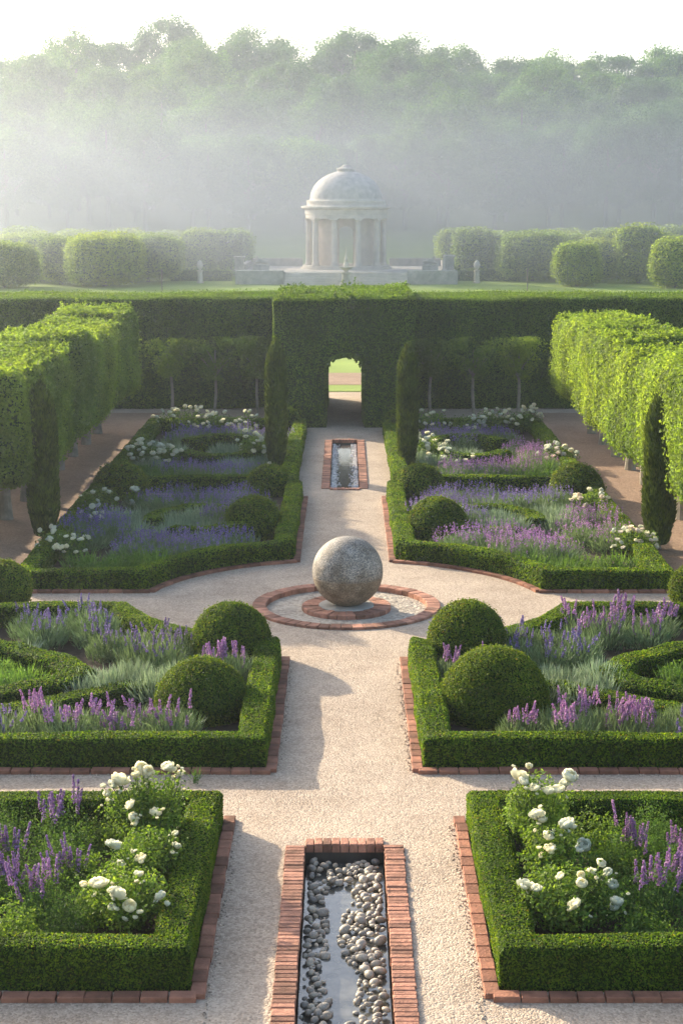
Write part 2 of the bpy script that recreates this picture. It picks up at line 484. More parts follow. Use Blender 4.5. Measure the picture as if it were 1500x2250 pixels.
def lawn_mat():
    m, nt, N, Lk = new_mat('lawn_grass')
    geo = N.new('ShaderNodeNewGeometry')
    a = N.new('ShaderNodeTexNoise'); a.inputs['Scale'].default_value = .25; a.inputs['Detail'].default_value = 8; a.inputs['Roughness'].default_value = .65
    Lk.new(geo.outputs['Position'], a.inputs['Vector'])
    r = ramp(N, [(.18, .25, .045), (.30, .38, .08)], [.3, .7]); Lk.new(a.outputs[0], r.inputs[0])
    b = N.new('ShaderNodeTexNoise'); b.inputs['Scale'].default_value = 30; b.inputs['Detail'].default_value = 4
    Lk.new(geo.outputs['Position'], b.inputs['Vector'])
    bp = N.new('ShaderNodeBump'); bp.inputs['Strength'].default_value = .6; bp.inputs['Distance'].default_value = .04; Lk.new(b.outputs[0], bp.inputs['Height'])
    p = N.new('ShaderNodeBsdfPrincipled'); p.inputs['Roughness'].default_value = .9; p.inputs['Specular IOR Level'].default_value = .15
    Lk.new(r.outputs[0], p.inputs['Base Color']); Lk.new(bp.outputs[0], p.inputs['Normal'])
    t = N.new('ShaderNodeBsdfTranslucent'); Lk.new(r.outputs[0], t.inputs['Color'])
    mx = N.new('ShaderNodeMixShader'); mx.inputs[0].default_value = .0
    Lk.new(p.outputs[0], mx.inputs[1]); Lk.new(t.outputs[0], mx.inputs[2])
    o = N.new('ShaderNodeOutputMaterial'); Lk.new(mx.outputs[0], o.inputs[0])
    return m


M['lawn'] = lawn_mat()


def water_mat():
    m, nt, N, Lk = new_mat('shallow_water')
    tc = N.new('ShaderNodeTexCoord')
    a = N.new('ShaderNodeTexNoise'); a.inputs['Scale'].default_value = 6; a.inputs['Detail'].default_value = 3
    Lk.new(tc.outputs['Object'], a.inputs['Vector'])
    bp = N.new('ShaderNodeBump'); bp.inputs['Strength'].default_value = .12; bp.inputs['Distance'].default_value = .02; Lk.new(a.outputs[0], bp.inputs['Height'])
    r = ramp(N, [(.05, .05, .043), (.13, .122, .10)], [.35, .7]); Lk.new(a.outputs[0], r.inputs[0])
    p = N.new('ShaderNodeBsdfPrincipled'); p.inputs['Roughness'].default_value = .12; p.inputs['Specular IOR Level'].default_value = 1.0
    Lk.new(r.outputs[0], p.inputs['Base Color']); Lk.new(bp.outputs[0], p.inputs['Normal'])
    o = N.new('ShaderNodeOutputMaterial'); Lk.new(p.outputs[0], o.inputs[0])
    return m


M['water'] = water_mat()

# ------------------------------------------------------------------ terrain, gravel, paths
RING_C = (0.03, 27.15)
RILL_N = dict(x=0.42, y0=10.6, y1=16.55)      # near rill, inner opening
RILL_F = dict(x=0.36, y0=38.7, y1=46.7)


def terrain_z(x, y):
    if y < 58.9: return -0.6
    z = 0.0
    if y > 150:
        t = min(1, (y - 150) / 35); z += 3.3 * t * t * (3 - 2 * t)
    if y > 180:
        t = min(1.0, (y - 180) / 105); z += (11.0 - .035 * x) * t * t * (3 - 2 * t) + 2 * t * math.sin(x * .021 + 1)
    return z


ys = [-60, 0, 30, 58.9, 58.95, 75, 100, 120, 140, 152] + list(np.arange(157, 320, 6)) + [360, 420, 520, 700]
xs = list(np.arange(-300, 301, 15))
V = np.array([(x, y, terrain_z(x, y)) for y in ys for x in xs])
I = np.arange(len(V)).reshape(len(ys), len(xs))
F = np.stack([I[:-1, :-1], I[:-1, 1:], I[1:, 1:], I[1:, :-1]], -1).reshape(-1, 4)
tag(link('terrain', mesh_data('terrain', V, F, M['lawn'], smooth=False)), kind='structure')


def sheet(name, x0, x1, y0, y1, z, mat, holes=()):
    """flat rectangle with rectangular holes"""
    X = sorted({x0, x1, *[h[0] for h in holes], *[h[1] for h in holes]})
    Y = sorted({y0, y1, *[h[2] for h in holes], *[h[3] for h in holes]})
    mb = MB()
    for i in range(len(X) - 1):
        for j in range(len(Y) - 1):
            cx, cy = (X[i] + X[i + 1]) / 2, (Y[j] + Y[j + 1]) / 2
            if any(h[0] < cx < h[1] and h[2] < cy < h[3] for h in holes): continue
            mb.add([(X[i], Y[j], z), (X[i + 1], Y[j], z), (X[i + 1], Y[j + 1], z), (X[i], Y[j + 1], z)], [(0, 1, 2, 3)])
    return mb


rc = RING_C
sq = 2.0
g = sheet('gravel', -40, 40, -20, 59.1, 0.0, None,
          [(-RILL_N['x'] - .02, RILL_N['x'] + .02, RILL_N['y0'], RILL_N['y1'] + .02), (-RILL_F['x'] - .02, RILL_F['x'] + .02, RILL_F['y0'] - .02, RILL_F['y1'] + .02),
           (rc[0] - sq, rc[0] + sq, rc[1] - sq, rc[1] + sq)])
n = 64
ang = np.arange(n) * 2 * PI / n
ci = np.stack([rc[0] + 1.45 * np.cos(ang), rc[1] + 1.45 * np.sin(ang), 0 * ang], 1)
mx_ = np.maximum(abs(np.cos(ang)), abs(np.sin(ang)))
co = np.stack([rc[0] + sq * np.cos(ang) / mx_, rc[1] + sq * np.sin(ang) / mx_, 0 * ang], 1)
g.add(np.concatenate([ci, co]), [(i, n + i, n + (i + 1) % n, (i + 1) % n) for i in range(n)])
tag(g.build('gravel_path', M['gravel']), kind='structure')
for s in (-1, 1):
    x0, x1 = sorted((s * 5.95, s * 12))
    tag(sheet('dirt_path', x0, x1, 20, 53, .004, None).build('dirt_path', M['dirt']), kind='structure')
tag(sheet('far_path', -40, 40, 61.2, 65.5, .012, None).build('far_path', M['dirt']), kind='structure')

# ------------------------------------------------------------------ brick work
def edging(name, label, pts, closed=False, w=.13, L=.24, h=.05, mat='brick', inset=0, lift=0.0):
    """a line of bricks laid along a plan polyline"""
    mb = MB()
    pts = [np.array(p, float) for p in pts]
    for i in range(len(pts) if closed else len(pts) - 1):
        p, q = pts[i], pts[(i + 1) % len(pts)]
        ln = np.linalg.norm(q - p); k = max(1, round(ln / L)); d = (q - p) / ln
        rz = math.atan2(d[1], d[0])
        for j in range(k):
            c = p + d * ln * (j + .5) / k
            jx, jy, jr, jz = rng.normal(0, .003), rng.normal(0, .003), rng.normal(0, .008), rng.normal(0, .002)
            mb.add(*box(c[0] + jx, c[1] + jy, -.04, ln / k - .012, w * (1 + rng.normal(0, .02)), .04 + h + jz + lift, rz + jr, .007))
    o = mb.build(name, M[mat])
    return tag(o, label, 'brick edging')


def arc_pts(r, a0, a1, n, c=(0.0, 27.15)):
    return [(c[0] + r * math.cos(a), c[1] + r * math.sin(a)) for a in np.linspace(a0, a1, n)]


SIDE = {-1: 'left', 1: 'right'}


def mir(pts, s):
    return [(s * x, y) for x, y in pts]


for s in (-1, 1):
    edging('brick_edging', f'red brick edging along the nearest {SIDE[s]} bed beside the cobbled rill', mir([(4.9, 13.15), (1.28, 13.15), (1.28, 17.35)], s))
    edging('brick_edging', f'red brick edging along the {SIDE[s]} salvia bed in front of the stone ball', mir([(6.2, 18.87), (.89, 18.87), (.89, 23.85)], s))
    a0 = -math.acos(3.5 / 3.56)
    aa = math.atan2(30.6 - 27.15, .92); bb = math.asin((28.13 - 27.15) / 3.52)
    edging('brick_edging', f'curved brick edging round the {SIDE[s]} bed just behind the stone ball', mir([(.92, 37.5), *arc_pts(3.56, aa, bb, 16), (5.9, 28.12)], s), L=.25)

# brick ring round the stone ball: outer ring and the round plinth
t = thing('ball_basin', 'round brick rimmed gravel basin around the stone ball', 'basin', (rc[0], rc[1], 0))
mb = MB()
nb = 52
for i in range(nb):
    a = 2 * PI * i / nb
    r0, r1, hw = 1.37, 1.60, PI / nb * .94
    zt = .045 + rng.normal(0, .003)
    Vb = []
    for z in (-.12, zt - .008, zt):
        ins = .008 if z == zt else 0
        for (r, b) in ((r0 + ins, a - hw + ins / 2), (r1 - ins, a - hw + ins / 2), (r1 - ins, a + hw - ins / 2), (r0 + ins, a + hw - ins / 2)):
            Vb.append((r * math.cos(b), r * math.sin(b), z))
    Fb = [(3, 2, 1, 0)] + [(4 * k + i2, 4 * k + (i2 + 1) % 4, 4 * k + 4 + (i2 + 1) % 4, 4 * k + 4 + i2) for k in (0, 1) for i2 in range(4)] + [(8, 9, 10, 11)]
    mb.add(Vb, np.array(Fb))
mb.build('brick_rim', M['brick2'], t)
mb = MB(); mb.add(*lathe([(.01, -.10), (.7, -.10), (1.46, -.095)], 48)); mb.build('basin_floor', M['basin_gravel'], t, loc=(0, 0, .05))
mb = MB()
nb = 30
for i in range(nb):
    a = 2 * PI * i / nb
    r0, r1, hw = .48, .76, PI / nb * .93
    zt = .025 + rng.normal(0, .004)
    Vb = [(r * math.cos(b), r * math.sin(b), z) for z in (-.12, zt - .01, zt) for (r, b) in ((r0, a - hw), (r1 - (.01 if z == zt else 0), a - hw), (r1 - (.01 if z == zt else 0), a + hw), (r0, a + hw))]
    Fb = [(3, 2, 1, 0)] + [(4 * k + i2, 4 * k + (i2 + 1) % 4, 4 * k + 4 + (i2 + 1) % 4, 4 * k + 4 + i2) for k in (0, 1) for i2 in range(4)] + [(8, 9, 10, 11)]
    mb.add(Vb, np.array(Fb))
mb.build('brick_plinth', M['brick2'], t)
mb = MB(); mb.add(*lathe([(.47, -.1), (.47, .03), (.46, .036), (.01, .036)], 40)); mb.build('stone_disc', M['grey_stone'], t)


def granite_ball_mat():
    m, nt, N, Lk = new_mat('ball_granite')
    tc = N.new('ShaderNodeTexCoord')
    a = N.new('ShaderNodeTexNoise'); a.inputs['Scale'].default_value = 3.2; a.inputs['Detail'].default_value = 9; a.inputs['Roughness'].default_value = .7
    sp = N.new('ShaderNodeTexNoise'); sp.inputs['Scale'].default_value = 42; sp.inputs['Detail'].default_value = 4; sp.inputs['Roughness'].default_value = .8
    for q in (a, sp): Lk.new(tc.outputs['Object'], q.inputs['Vector'])
    sz = N.new('ShaderNodeSeparateXYZ'); Lk.new(tc.outputs['Object'], sz.inputs[0])
    gt = N.new('ShaderNodeMapRange'); gt.inputs[1].default_value = -.09; gt.inputs[2].default_value = -.05; Lk.new(sz.outputs[2], gt.inputs[0])
    up = ramp(N, [(.09, .085, .08), (.26, .235, .205), (.55, .47, .385)], [.38, .5, .62]); Lk.new(sp.outputs[0], up.inputs[0])
    dn = ramp(N, [(.15, .115, .08), (.28, .22, .155), (.42, .335, .24)], [.38, .5, .62]); Lk.new(sp.outputs[0], dn.inputs[0])
    mx = N.new('ShaderNodeMixRGB'); Lk.new(gt.outputs[0], mx.inputs[0]); Lk.new(dn.outputs[0], mx.inputs[1]); Lk.new(up.outputs[0], mx.inputs[2])
    st = ramp(N, [(.55, .48, .40), (1.12, 1.1, 1.06)], [.38, .6]); Lk.new(a.outputs[0], st.inputs[0])
    mu = N.new('ShaderNodeMixRGB'); mu.blend_type = 'MULTIPLY'; mu.inputs[0].default_value = 1; Lk.new(mx.outputs[0], mu.inputs[1]); Lk.new(st.outputs[0], mu.inputs[2])
    bp = N.new('ShaderNodeBump'); bp.inputs['Strength'].default_value = .5; bp.inputs['Distance'].default_value = .015; Lk.new(sp.outputs[0], bp.inputs['Height'])
    p = N.new('ShaderNodeBsdfPrincipled'); p.inputs['Roughness'].default_value = .7
    Lk.new(mu.outputs[0], p.inputs['Base Color']); Lk.new(bp.outputs[0], p.inputs['Normal'])
    o = N.new('ShaderNodeOutputMaterial'); Lk.new(p.outputs[0], o.inputs[0])
    return m


R = .6
prof = []
for a in np.linspace(-PI / 2, PI / 2, 56):
    z = R * math.sin(a); r = R * math.cos(a)
    prof.append((max(.001, r), z))
# the fine seam a little below the middle
prof = [p for p in prof if abs(p[1] + .07) > .014] + [(math.sqrt(R * R - .07 ** 2) - k, -.07 + dz) for dz, k in ((-.012, 0), (-.004, .008), (.004, .008), (.012, 0))]
prof.sort(key=lambda p: p[1])
mb = MB(); mb.add(*lathe(prof, 72))
o = mb.build('stone_ball', granite_ball_mat(), smooth=True, loc=(rc[0] + .02, rc[1], .036 + R - .025))
tag(o, 'large weathered granite ball standing on its brick plinth where the paths cross', 'stone ball')

# ------------------------------------------------------------------ rills
def rill(name, label, rd, bw, y_start, zwater, brick_l, caps):
    x, y0, y1 = rd['x'], rd['y0'], rd['y1']
    t = thing(name, label, 'rill', (0, (y0 + y1) / 2, 0))
    cy = (y0 + y1) / 2
    mb = MB()
    for s in (-1, 1):
        k = int((y1 - y0) / brick_l)
        for j in range(k):
            yy = y0 + (j + .5) * (y1 - y0) / k - cy
            mb.add(*box(s * (x + bw / 2) + rng.normal(0, .004), yy, -.06, bw * (1 + rng.normal(0, .015)), (y1 - y0) / k - .009, .09 + rng.normal(0, .003), rng.normal(0, .008), .006))
    for e in caps:
        yy = (y1 + bw * .45) if e > 0 else (y0 - bw * .45)
        k = int((2 * x + .0) / .085)
        for j in range(k):
            mb.add(*box(-x + (j + .5) * 2 * x / k, yy - cy, -.06, 2 * x / k - .009, bw * .88, .095 + rng.normal(0, .003), rng.normal(0, .01), .006))
    mb.build('brick_rim', M['brick2'], t)
    mb = MB()
    mb.add([(-x - .01, y0 - cy, -.5), (x + .01, y0 - cy, -.5), (x + .01, y1 + .01 - cy, -.5), (-x - .01, y1 + .01 - cy, -.5),
            (-x - .01, y0 - cy, -.02), (x + .01, y0 - cy, -.02), (x + .01, y1 + .01 - cy, -.02), (-x - .01, y1 + .01 - cy, -.02)],
           [(0, 1, 2, 3), (0, 4, 5, 1), (1, 5, 6, 2), (2, 6, 7, 3), (3, 7, 4, 0)])
    mb.build('channel', M['channel'], t)
    return t


rill('water_rill', 'near water rill lined with brick and filled with grey cobbles', RILL_N, .205, 0, -.2, .0775, (1,))
rill('water_rill', 'far narrow brick rill with white pebbles along dark water', RILL_F, .2, 0, -.2, .11, (-1, 1))
mb = MB(); mb.add([(-.41, 10.6, -.18), (.41, 10.6, -.18), (.41, 16.54, -.18), (-.41, 16.54, -.18)], [(0, 1, 2, 3)])
tag(mb.build('water', M['water']), kind='structure')
mb = MB(); mb.add([(-.35, 38.7, -.10), (.35, 38.7, -.10), (.35, 46.7, -.10), (-.35, 46.7, -.10)], [(0, 1, 2, 3)])
tag(mb.build('water', M['water']), kind='structure')


def pebble_mesh(name, mat, seed):
    r = np.random.default_rng(seed)
    n = 12; prof = [(max(.001, math.cos(a)), math.sin(a)) for a in np.linspace(-PI / 2, PI / 2, 8)]
    V, F = lathe(prof, n)
    V = V * np.array([1.0, .74, .58]) * (1 + .10 * wob(V, 1.6, seed)[:, None])
    return mesh_data(name, V, F, mat, smooth=True)


cob = [pebble_mesh('cobble', M['cobble'] if i % 2 else M['cobble_pale'], 50 + i) for i in range(6)]
r_ = random.Random(3)
placed = []
k = 0
for tries in range(9000):
    if len(placed) >= 298: break
    y = r_.uniform(12.55, 16.5)
    x = r_.uniform(-.39, .39)
    # the stones lie thick along both walls and leave a winding strip of open water
    mid = -.06 + .05 * math.sin((y - 12.6) * 2.1)
    open_w = .10 + .05 * math.sin(y * 3.3) if y < 15.95 else -.05
    if abs(x - mid) < open_w: continue
    s = r_.choice((.026, .034, .042, .05, .062)) * r_.uniform(.9, 1.15)
    lim = .40 - s * .8
    if abs(x) > lim: continue
    if any((x - a) ** 2 + (y - b) ** 2 < (.62 * (s + c)) ** 2 for a, b, c in placed): continue
    placed.append((x, y, s))
    edge = min(1, (abs(x - mid) - open_w) / .12)
    o = link('cobble', cob[k % 6]); k += 1
    o.location = (x, y, -.19 + .05 * edge + r_.uniform(0, .02)); o.scale = (s, s, s * r_.uniform(.9, 1.25))
    o.rotation_euler = (r_.uniform(-.35, .35), r_.uniform(-.35, .35), r_.uniform(0, 6.28))
    tag(o, 'rounded grey or brown cobble lying in the water of the near brick rill', 'cobble', 'cobbles in the near rill')
mb = MB()
V0, F0 = lathe([(max(.001, math.cos(a)), math.sin(a)) for a in np.linspace(-PI / 2, PI / 2, 5)], 7)
for i in range(1500):
    s_ = random.choice((-1, 1)); y = random.uniform(38.75, 46.65)
    x = s_ * (.335 - abs(random.gauss(0, .075)))
    if s_ * x < .1: continue
    sc = random.uniform(.016, .034); a = random.uniform(0, 6.28)
    Vp = V0 * np.array([sc, sc * .75, sc * .6])
    c, s2 = math.cos(a), math.sin(a)
    mb.add(np.stack([Vp[:, 0] * c - Vp[:, 1] * s2 + x, Vp[:, 0] * s2 + Vp[:, 1] * c + y, Vp[:, 2] - .09], 1), F0)
tag(mb.build('pebbles', M['pebble'], smooth=True), 'white pebbles lining the far narrow rill', 'pebbles', kind='stuff')

mb = MB()
V0, F0 = lathe([(max(.001, math.cos(a)), math.sin(a)) for a in np.linspace(-PI / 2, PI / 2, 4)], 5)
for i in range(1500):
    y = 12.4 + 11.5 * random.random() ** 1.3
    x = random.choice((-1, 1)) * (1.2 if y < 17.3 else .8) + random.gauss(0, .03)
    if 17.2 < y < 18.9: x = random.choice((-1, 1)) * random.uniform(1.0, 4.0); y = 18.76 + random.gauss(0, .03)
    if abs(x) < .84 and y > 23.7: continue
    if abs(x) < .66 and y < 16.85: continue
    if abs(x) > 1.2 and not 18.6 < y < 18.82: continue
    if abs(x) > .82 and y > 18.82: continue
    sc = random.uniform(.006, .016); a = random.uniform(0, 6.28); c, s2 = math.cos(a), math.sin(a)
    Vp = V0 * np.array([sc, sc * .75, sc * .6])
    mb.add(np.stack([Vp[:, 0] * c - Vp[:, 1] * s2 + x, Vp[:, 0] * s2 + Vp[:, 1] * c + y, Vp[:, 2] + sc * .35], 1), F0)
tag(mb.build('loose_gravel', plain('loose_stone', (.45, .35, .26), .9, .3, 3, island=.45), smooth=True), 'loose stones lying on the gravel path', 'gravel', kind='stuff')

# ------------------------------------------------------------------ beds: soil and low box hedges
HW = .36
def hedge(name, label, pts, w, h, closed, L, cover=2.6, seed=0, mat='box', rough=.032, s=1, cat='hedge', data=None, z0=0.0):
    if data is None:
        V, F = sweep(pts, w, h, closed, rough=rough, seed=seed, z0=z0)
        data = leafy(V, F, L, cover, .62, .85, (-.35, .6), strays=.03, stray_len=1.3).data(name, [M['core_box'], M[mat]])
    o = link(name, data)
    o.scale = (s, 1, 1)
    tag(o, label, cat)
    return data


i = HW / 2
bedA = [(1.35 + i, 13.3 + i), (4.8 - i, 13.3 + i), (4.8 - i, 17.25 - i), (1.35 + i, 17.25 - i)]
arcB = arc_pts(3.72 + i, math.atan2(23.62 - 27.15, 1.15), math.asin((25.95 - i - 27.15) / (3.72 + i)), 14)
bedB = [(.96 + i, 19.0 + i), (6.1 - i, 19.0 + i), (6.1 - i, 25.95 - i)] + arcB[::-1] + [(.96 + i, 23.62 - i * .6)]
arcC = arc_pts(3.63 + i, math.atan2(3.3, 1.2), math.asin((28.2 + i - 27.15) / (3.63 + i)), 14)
bedC = [(.99 + i, 37.75), (.99 + i, 30.85 + i * .5)] + arcC + [(5.85 - i, 28.2 + i), (5.85 - i, 37.75)]
bedD = [(1.16 + i, 38.1 + i), (5.85 - i, 38.1 + i), (5.85 - i, 48.8 - i), (1.16 + i, 48.8 - i)]
dat = {}
for s in (-1, 1):
    for key, pts, L, where in (('A', bedA, .027, 'squaring the nearest {} rose bed beside the cobbled rill'),
                               ('B', bedB, .034, 'round the {} salvia bed in front of the stone ball'),
                               ('C', bedC, .042, 'curving round the {} lavender bed just behind the stone ball'),
                               ('D', bedD, .055, 'round the far {} bed beside the narrow pebbled rill')):
        dat[key] = hedge('box_hedge', 'low clipped box hedge ' + where.format(SIDE[s]), pts, HW, .385 if key == 'A' else .37, key != 'C', L, 3.4, 3, s=s, data=dat.get(key))
for s in (-1, 1):
    for pts in (bedA, bedB, bedC, bedD):
        P = np.array([(s * x, y, .02) for x, y in pts])
        me = bpy.data.meshes.new('soil')
        me.from_pydata([tuple(p) for p in P], [], [tuple(range(len(P)))])
        me.materials.append(M['soil']); me.update()
        tag(link('soil', me), kind='structure')
    # knot hedges inside the beds
knB = [(6.0, 23.9), (4.9, 23.5), (4.05, 22.75), (3.72, 22.2), (4.0, 21.65), (4.7, 21.2), (6.0, 20.9)]
knB2 = [(2.4, 21.9), (3.0, 21.75), (3.6, 21.3), (4.3, 20.7), (5.2, 20.35), (6.0, 20.2)]
knC = [(2.75 + .95 * math.cos(a) + .25, 33.2 + 1.25 * math.sin(a)) for a in np.linspace(-.2, 5.2, 16)]
knC2 = [(1.9, 31.9), (2.7, 32.3), (3.3, 33.1), (4.0, 33.6), (4.9, 33.4)]
knD = [(3.3 + 1.1 * math.cos(a), 43.3 + 1.8 * math.sin(a)) for a in np.linspace(.5, 5.6, 16)]
dk = {}
for s in (-1, 1):
    for key, pts, L, lab in (('B', knB, .036, 'pointed box knot hedge at the outer side of the {} salvia bed'), ('B2', knB2, .036, 'low box ribbon behind the front flowers of the {} salvia bed'),
                             ('C', knC, .045, 'curled box knot in the middle of the {} lavender bed'), ('D', knD, .055, 'round box knot in the far {} bed')):
        dk[key] = hedge('knot_hedge', lab.format(SIDE[s]), pts, .42, {'B2': .26, 'C': .40, 'D': .40}.get(key, .32), False, L, 2.6, 5, s=s, data=dk.get(key))

# ------------------------------------------------------------------ topiary balls
def ball_data(r, L, seed):
    n1, n2 = 26, 16
    V, F = lathe([(max(.004, math.cos(a)), math.sin(a)) for a in np.linspace(-.6, PI / 2, n2)], n1)
    V = V * r
    V = V * (1 + .022 * wob(V / r, 3.0, seed)[:, None] + .012 * wob(V / r, 8.0, seed + 1)[:, None])
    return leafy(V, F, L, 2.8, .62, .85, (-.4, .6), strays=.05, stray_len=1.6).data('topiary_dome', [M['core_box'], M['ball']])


balls = [  # px, top, bottom, width, label
    (505, 1323, 1478, 175, 'second box dome in the left salvia bed, nearer the stone ball'),
    (440, 1445, 1606, 205, 'broad box dome at the front corner of the left salvia bed'),
    (1027, 1320, 1482, 168, 'second box dome in the right salvia bed, nearer the stone ball'),
    (1090, 1422, 1614, 238, 'biggest box dome, at the front corner of the right salvia bed'),
    (5, 1232, 1358, 118, 'box dome at the outer back corner of the left salvia bed'),
    (1530, 1240, 1368, 110, 'box dome cut by the picture edge behind the right salvia bed'),
    (555, 1090, 1196, 125, 'nearer box dome on the path side of the left lavender bed'),
    (590, 1022, 1100, 105, 'farther box dome on the path side of the left lavender bed'),
    (262, 1015, 1108, 122, 'box dome beside white roses at the outer back of the left lavender bed'),
    (963, 1093, 1200, 133, 'nearer box dome on the path side of the right lavender bed'),
    (923, 1020, 1102, 108, 'farther box dome on the path side of the right lavender bed'),
    (1269, 1020, 1112, 120, 'box dome at the outer back of the right lavender bed'),
    (632, 898, 958, 52, 'small box dome behind the left far cypress'),
    (868, 902, 960, 46, 'small box dome behind the right far cypress'),
]
for k, (px, top, bot, w, lab) in enumerate(balls):
    x, y = at(px, bot - 18 * w / 200)
    D = math.hypot(y, CAM_H)
    r = w / 2 * D / F_PX
    y += r * .55
    _, z = at_y(px, top + w / 2, y)
    o = link('topiary_dome', ball_data(r, max(.03, .0014 * D), 20 + k), loc=(x, y, max(.1, z)))
    tag(o, lab, 'topiary', 'clipped box domes')

# ------------------------------------------------------------------ cypresses
def cypress_data(h, r, seed):
    prof = []
    for t_ in np.linspace(0, 1, 34):
        rr = r * min(1, (.62 + 2.2 * t_)) * (1 if t_ < .72 else max(.02, 1 - ((t_ - .72) / .28) ** 2.2))
        prof.append((max(.01, rr), .12 + t_ * (h - .12)))
    V, F = lathe(prof, 18)
    V[:, :2] *= (1 + .06 * wob(V * np.array([1, 1, .4]), 9, seed)[:, None])
    n = 15000
    P, N, _ = sample_quads(V, F, n)
    mb = MB(); mb.add(V, F, 0)
    # upright feathery sprays
    L = rng.uniform(.07, .16, (n, 1)); W = .018
    d = unit(np.array([0, 0, 1.0]) + N * .32 + rng.normal(0, .16, (n, 3)))
    b = unit(np.cross(d, N + rng.normal(0, .5, (n, 3)))); P = P + N * rng.uniform(-.03, .02, (n, 1))
    mb.add(np.stack([P, P + d * L * .45 + b * W, P + d * L, P + d * L * .45 - b * W], 1).reshape(-1, 3), np.arange(4 * n).reshape(n, 4), 1)
    return mb.data('crown', [M['core'], M['yew']])


for k, (x, y, h, r, lab) in enumerate((
        (-6.08, 32.6, 3.2, .275, 'slim dark cypress by the left gravel walk, beside the front white roses'),
        (6.2, 31.8, 3.15, .29, 'slim dark cypress by the right gravel walk under the pleached limes'),
        (-1.74, 41.4, 3.32, .235, 'slim cypress beside the far rill, left of the arch'),
        (1.6, 41.4, 3.2, .235, 'slim cypress beside the far rill, right of the arch'))):
    t = thing('cypress', lab, 'cypress', (x, y, 0), 0, 'columnar cypresses')
    link('crown', cypress_data(h, r, 70 + k), t)
    mb = MB(); mb.add(*tube([(0, 0, 0), (0, 0, .25), (0, 0, .5)], [.07, .06, .05], 8)); mb.build('trunk', M['bark'], t)

# ------------------------------------------------------------------ tall hornbeam hedge with the arch
def tall_hedge(x0, x1, lab, seed):
    V, F = block(x0, x1, 54, 58, 0, 3.62, .07, seed, .3, .14, 1.6)
    mb = leafy(V, F, .06, 3.6, .65, .6, (-.4, .7), strays=.035, stray_len=2.2)
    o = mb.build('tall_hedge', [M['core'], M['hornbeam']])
    tag(o, lab, 'hedge', 'tall hornbeam hedge')


tall_hedge(-15, -2.1, 'tall dark hornbeam hedge stretching left of the green arch', 31)
tall_hedge(2.1, 15, 'tall dark hornbeam hedge stretching right of the green arch', 32)


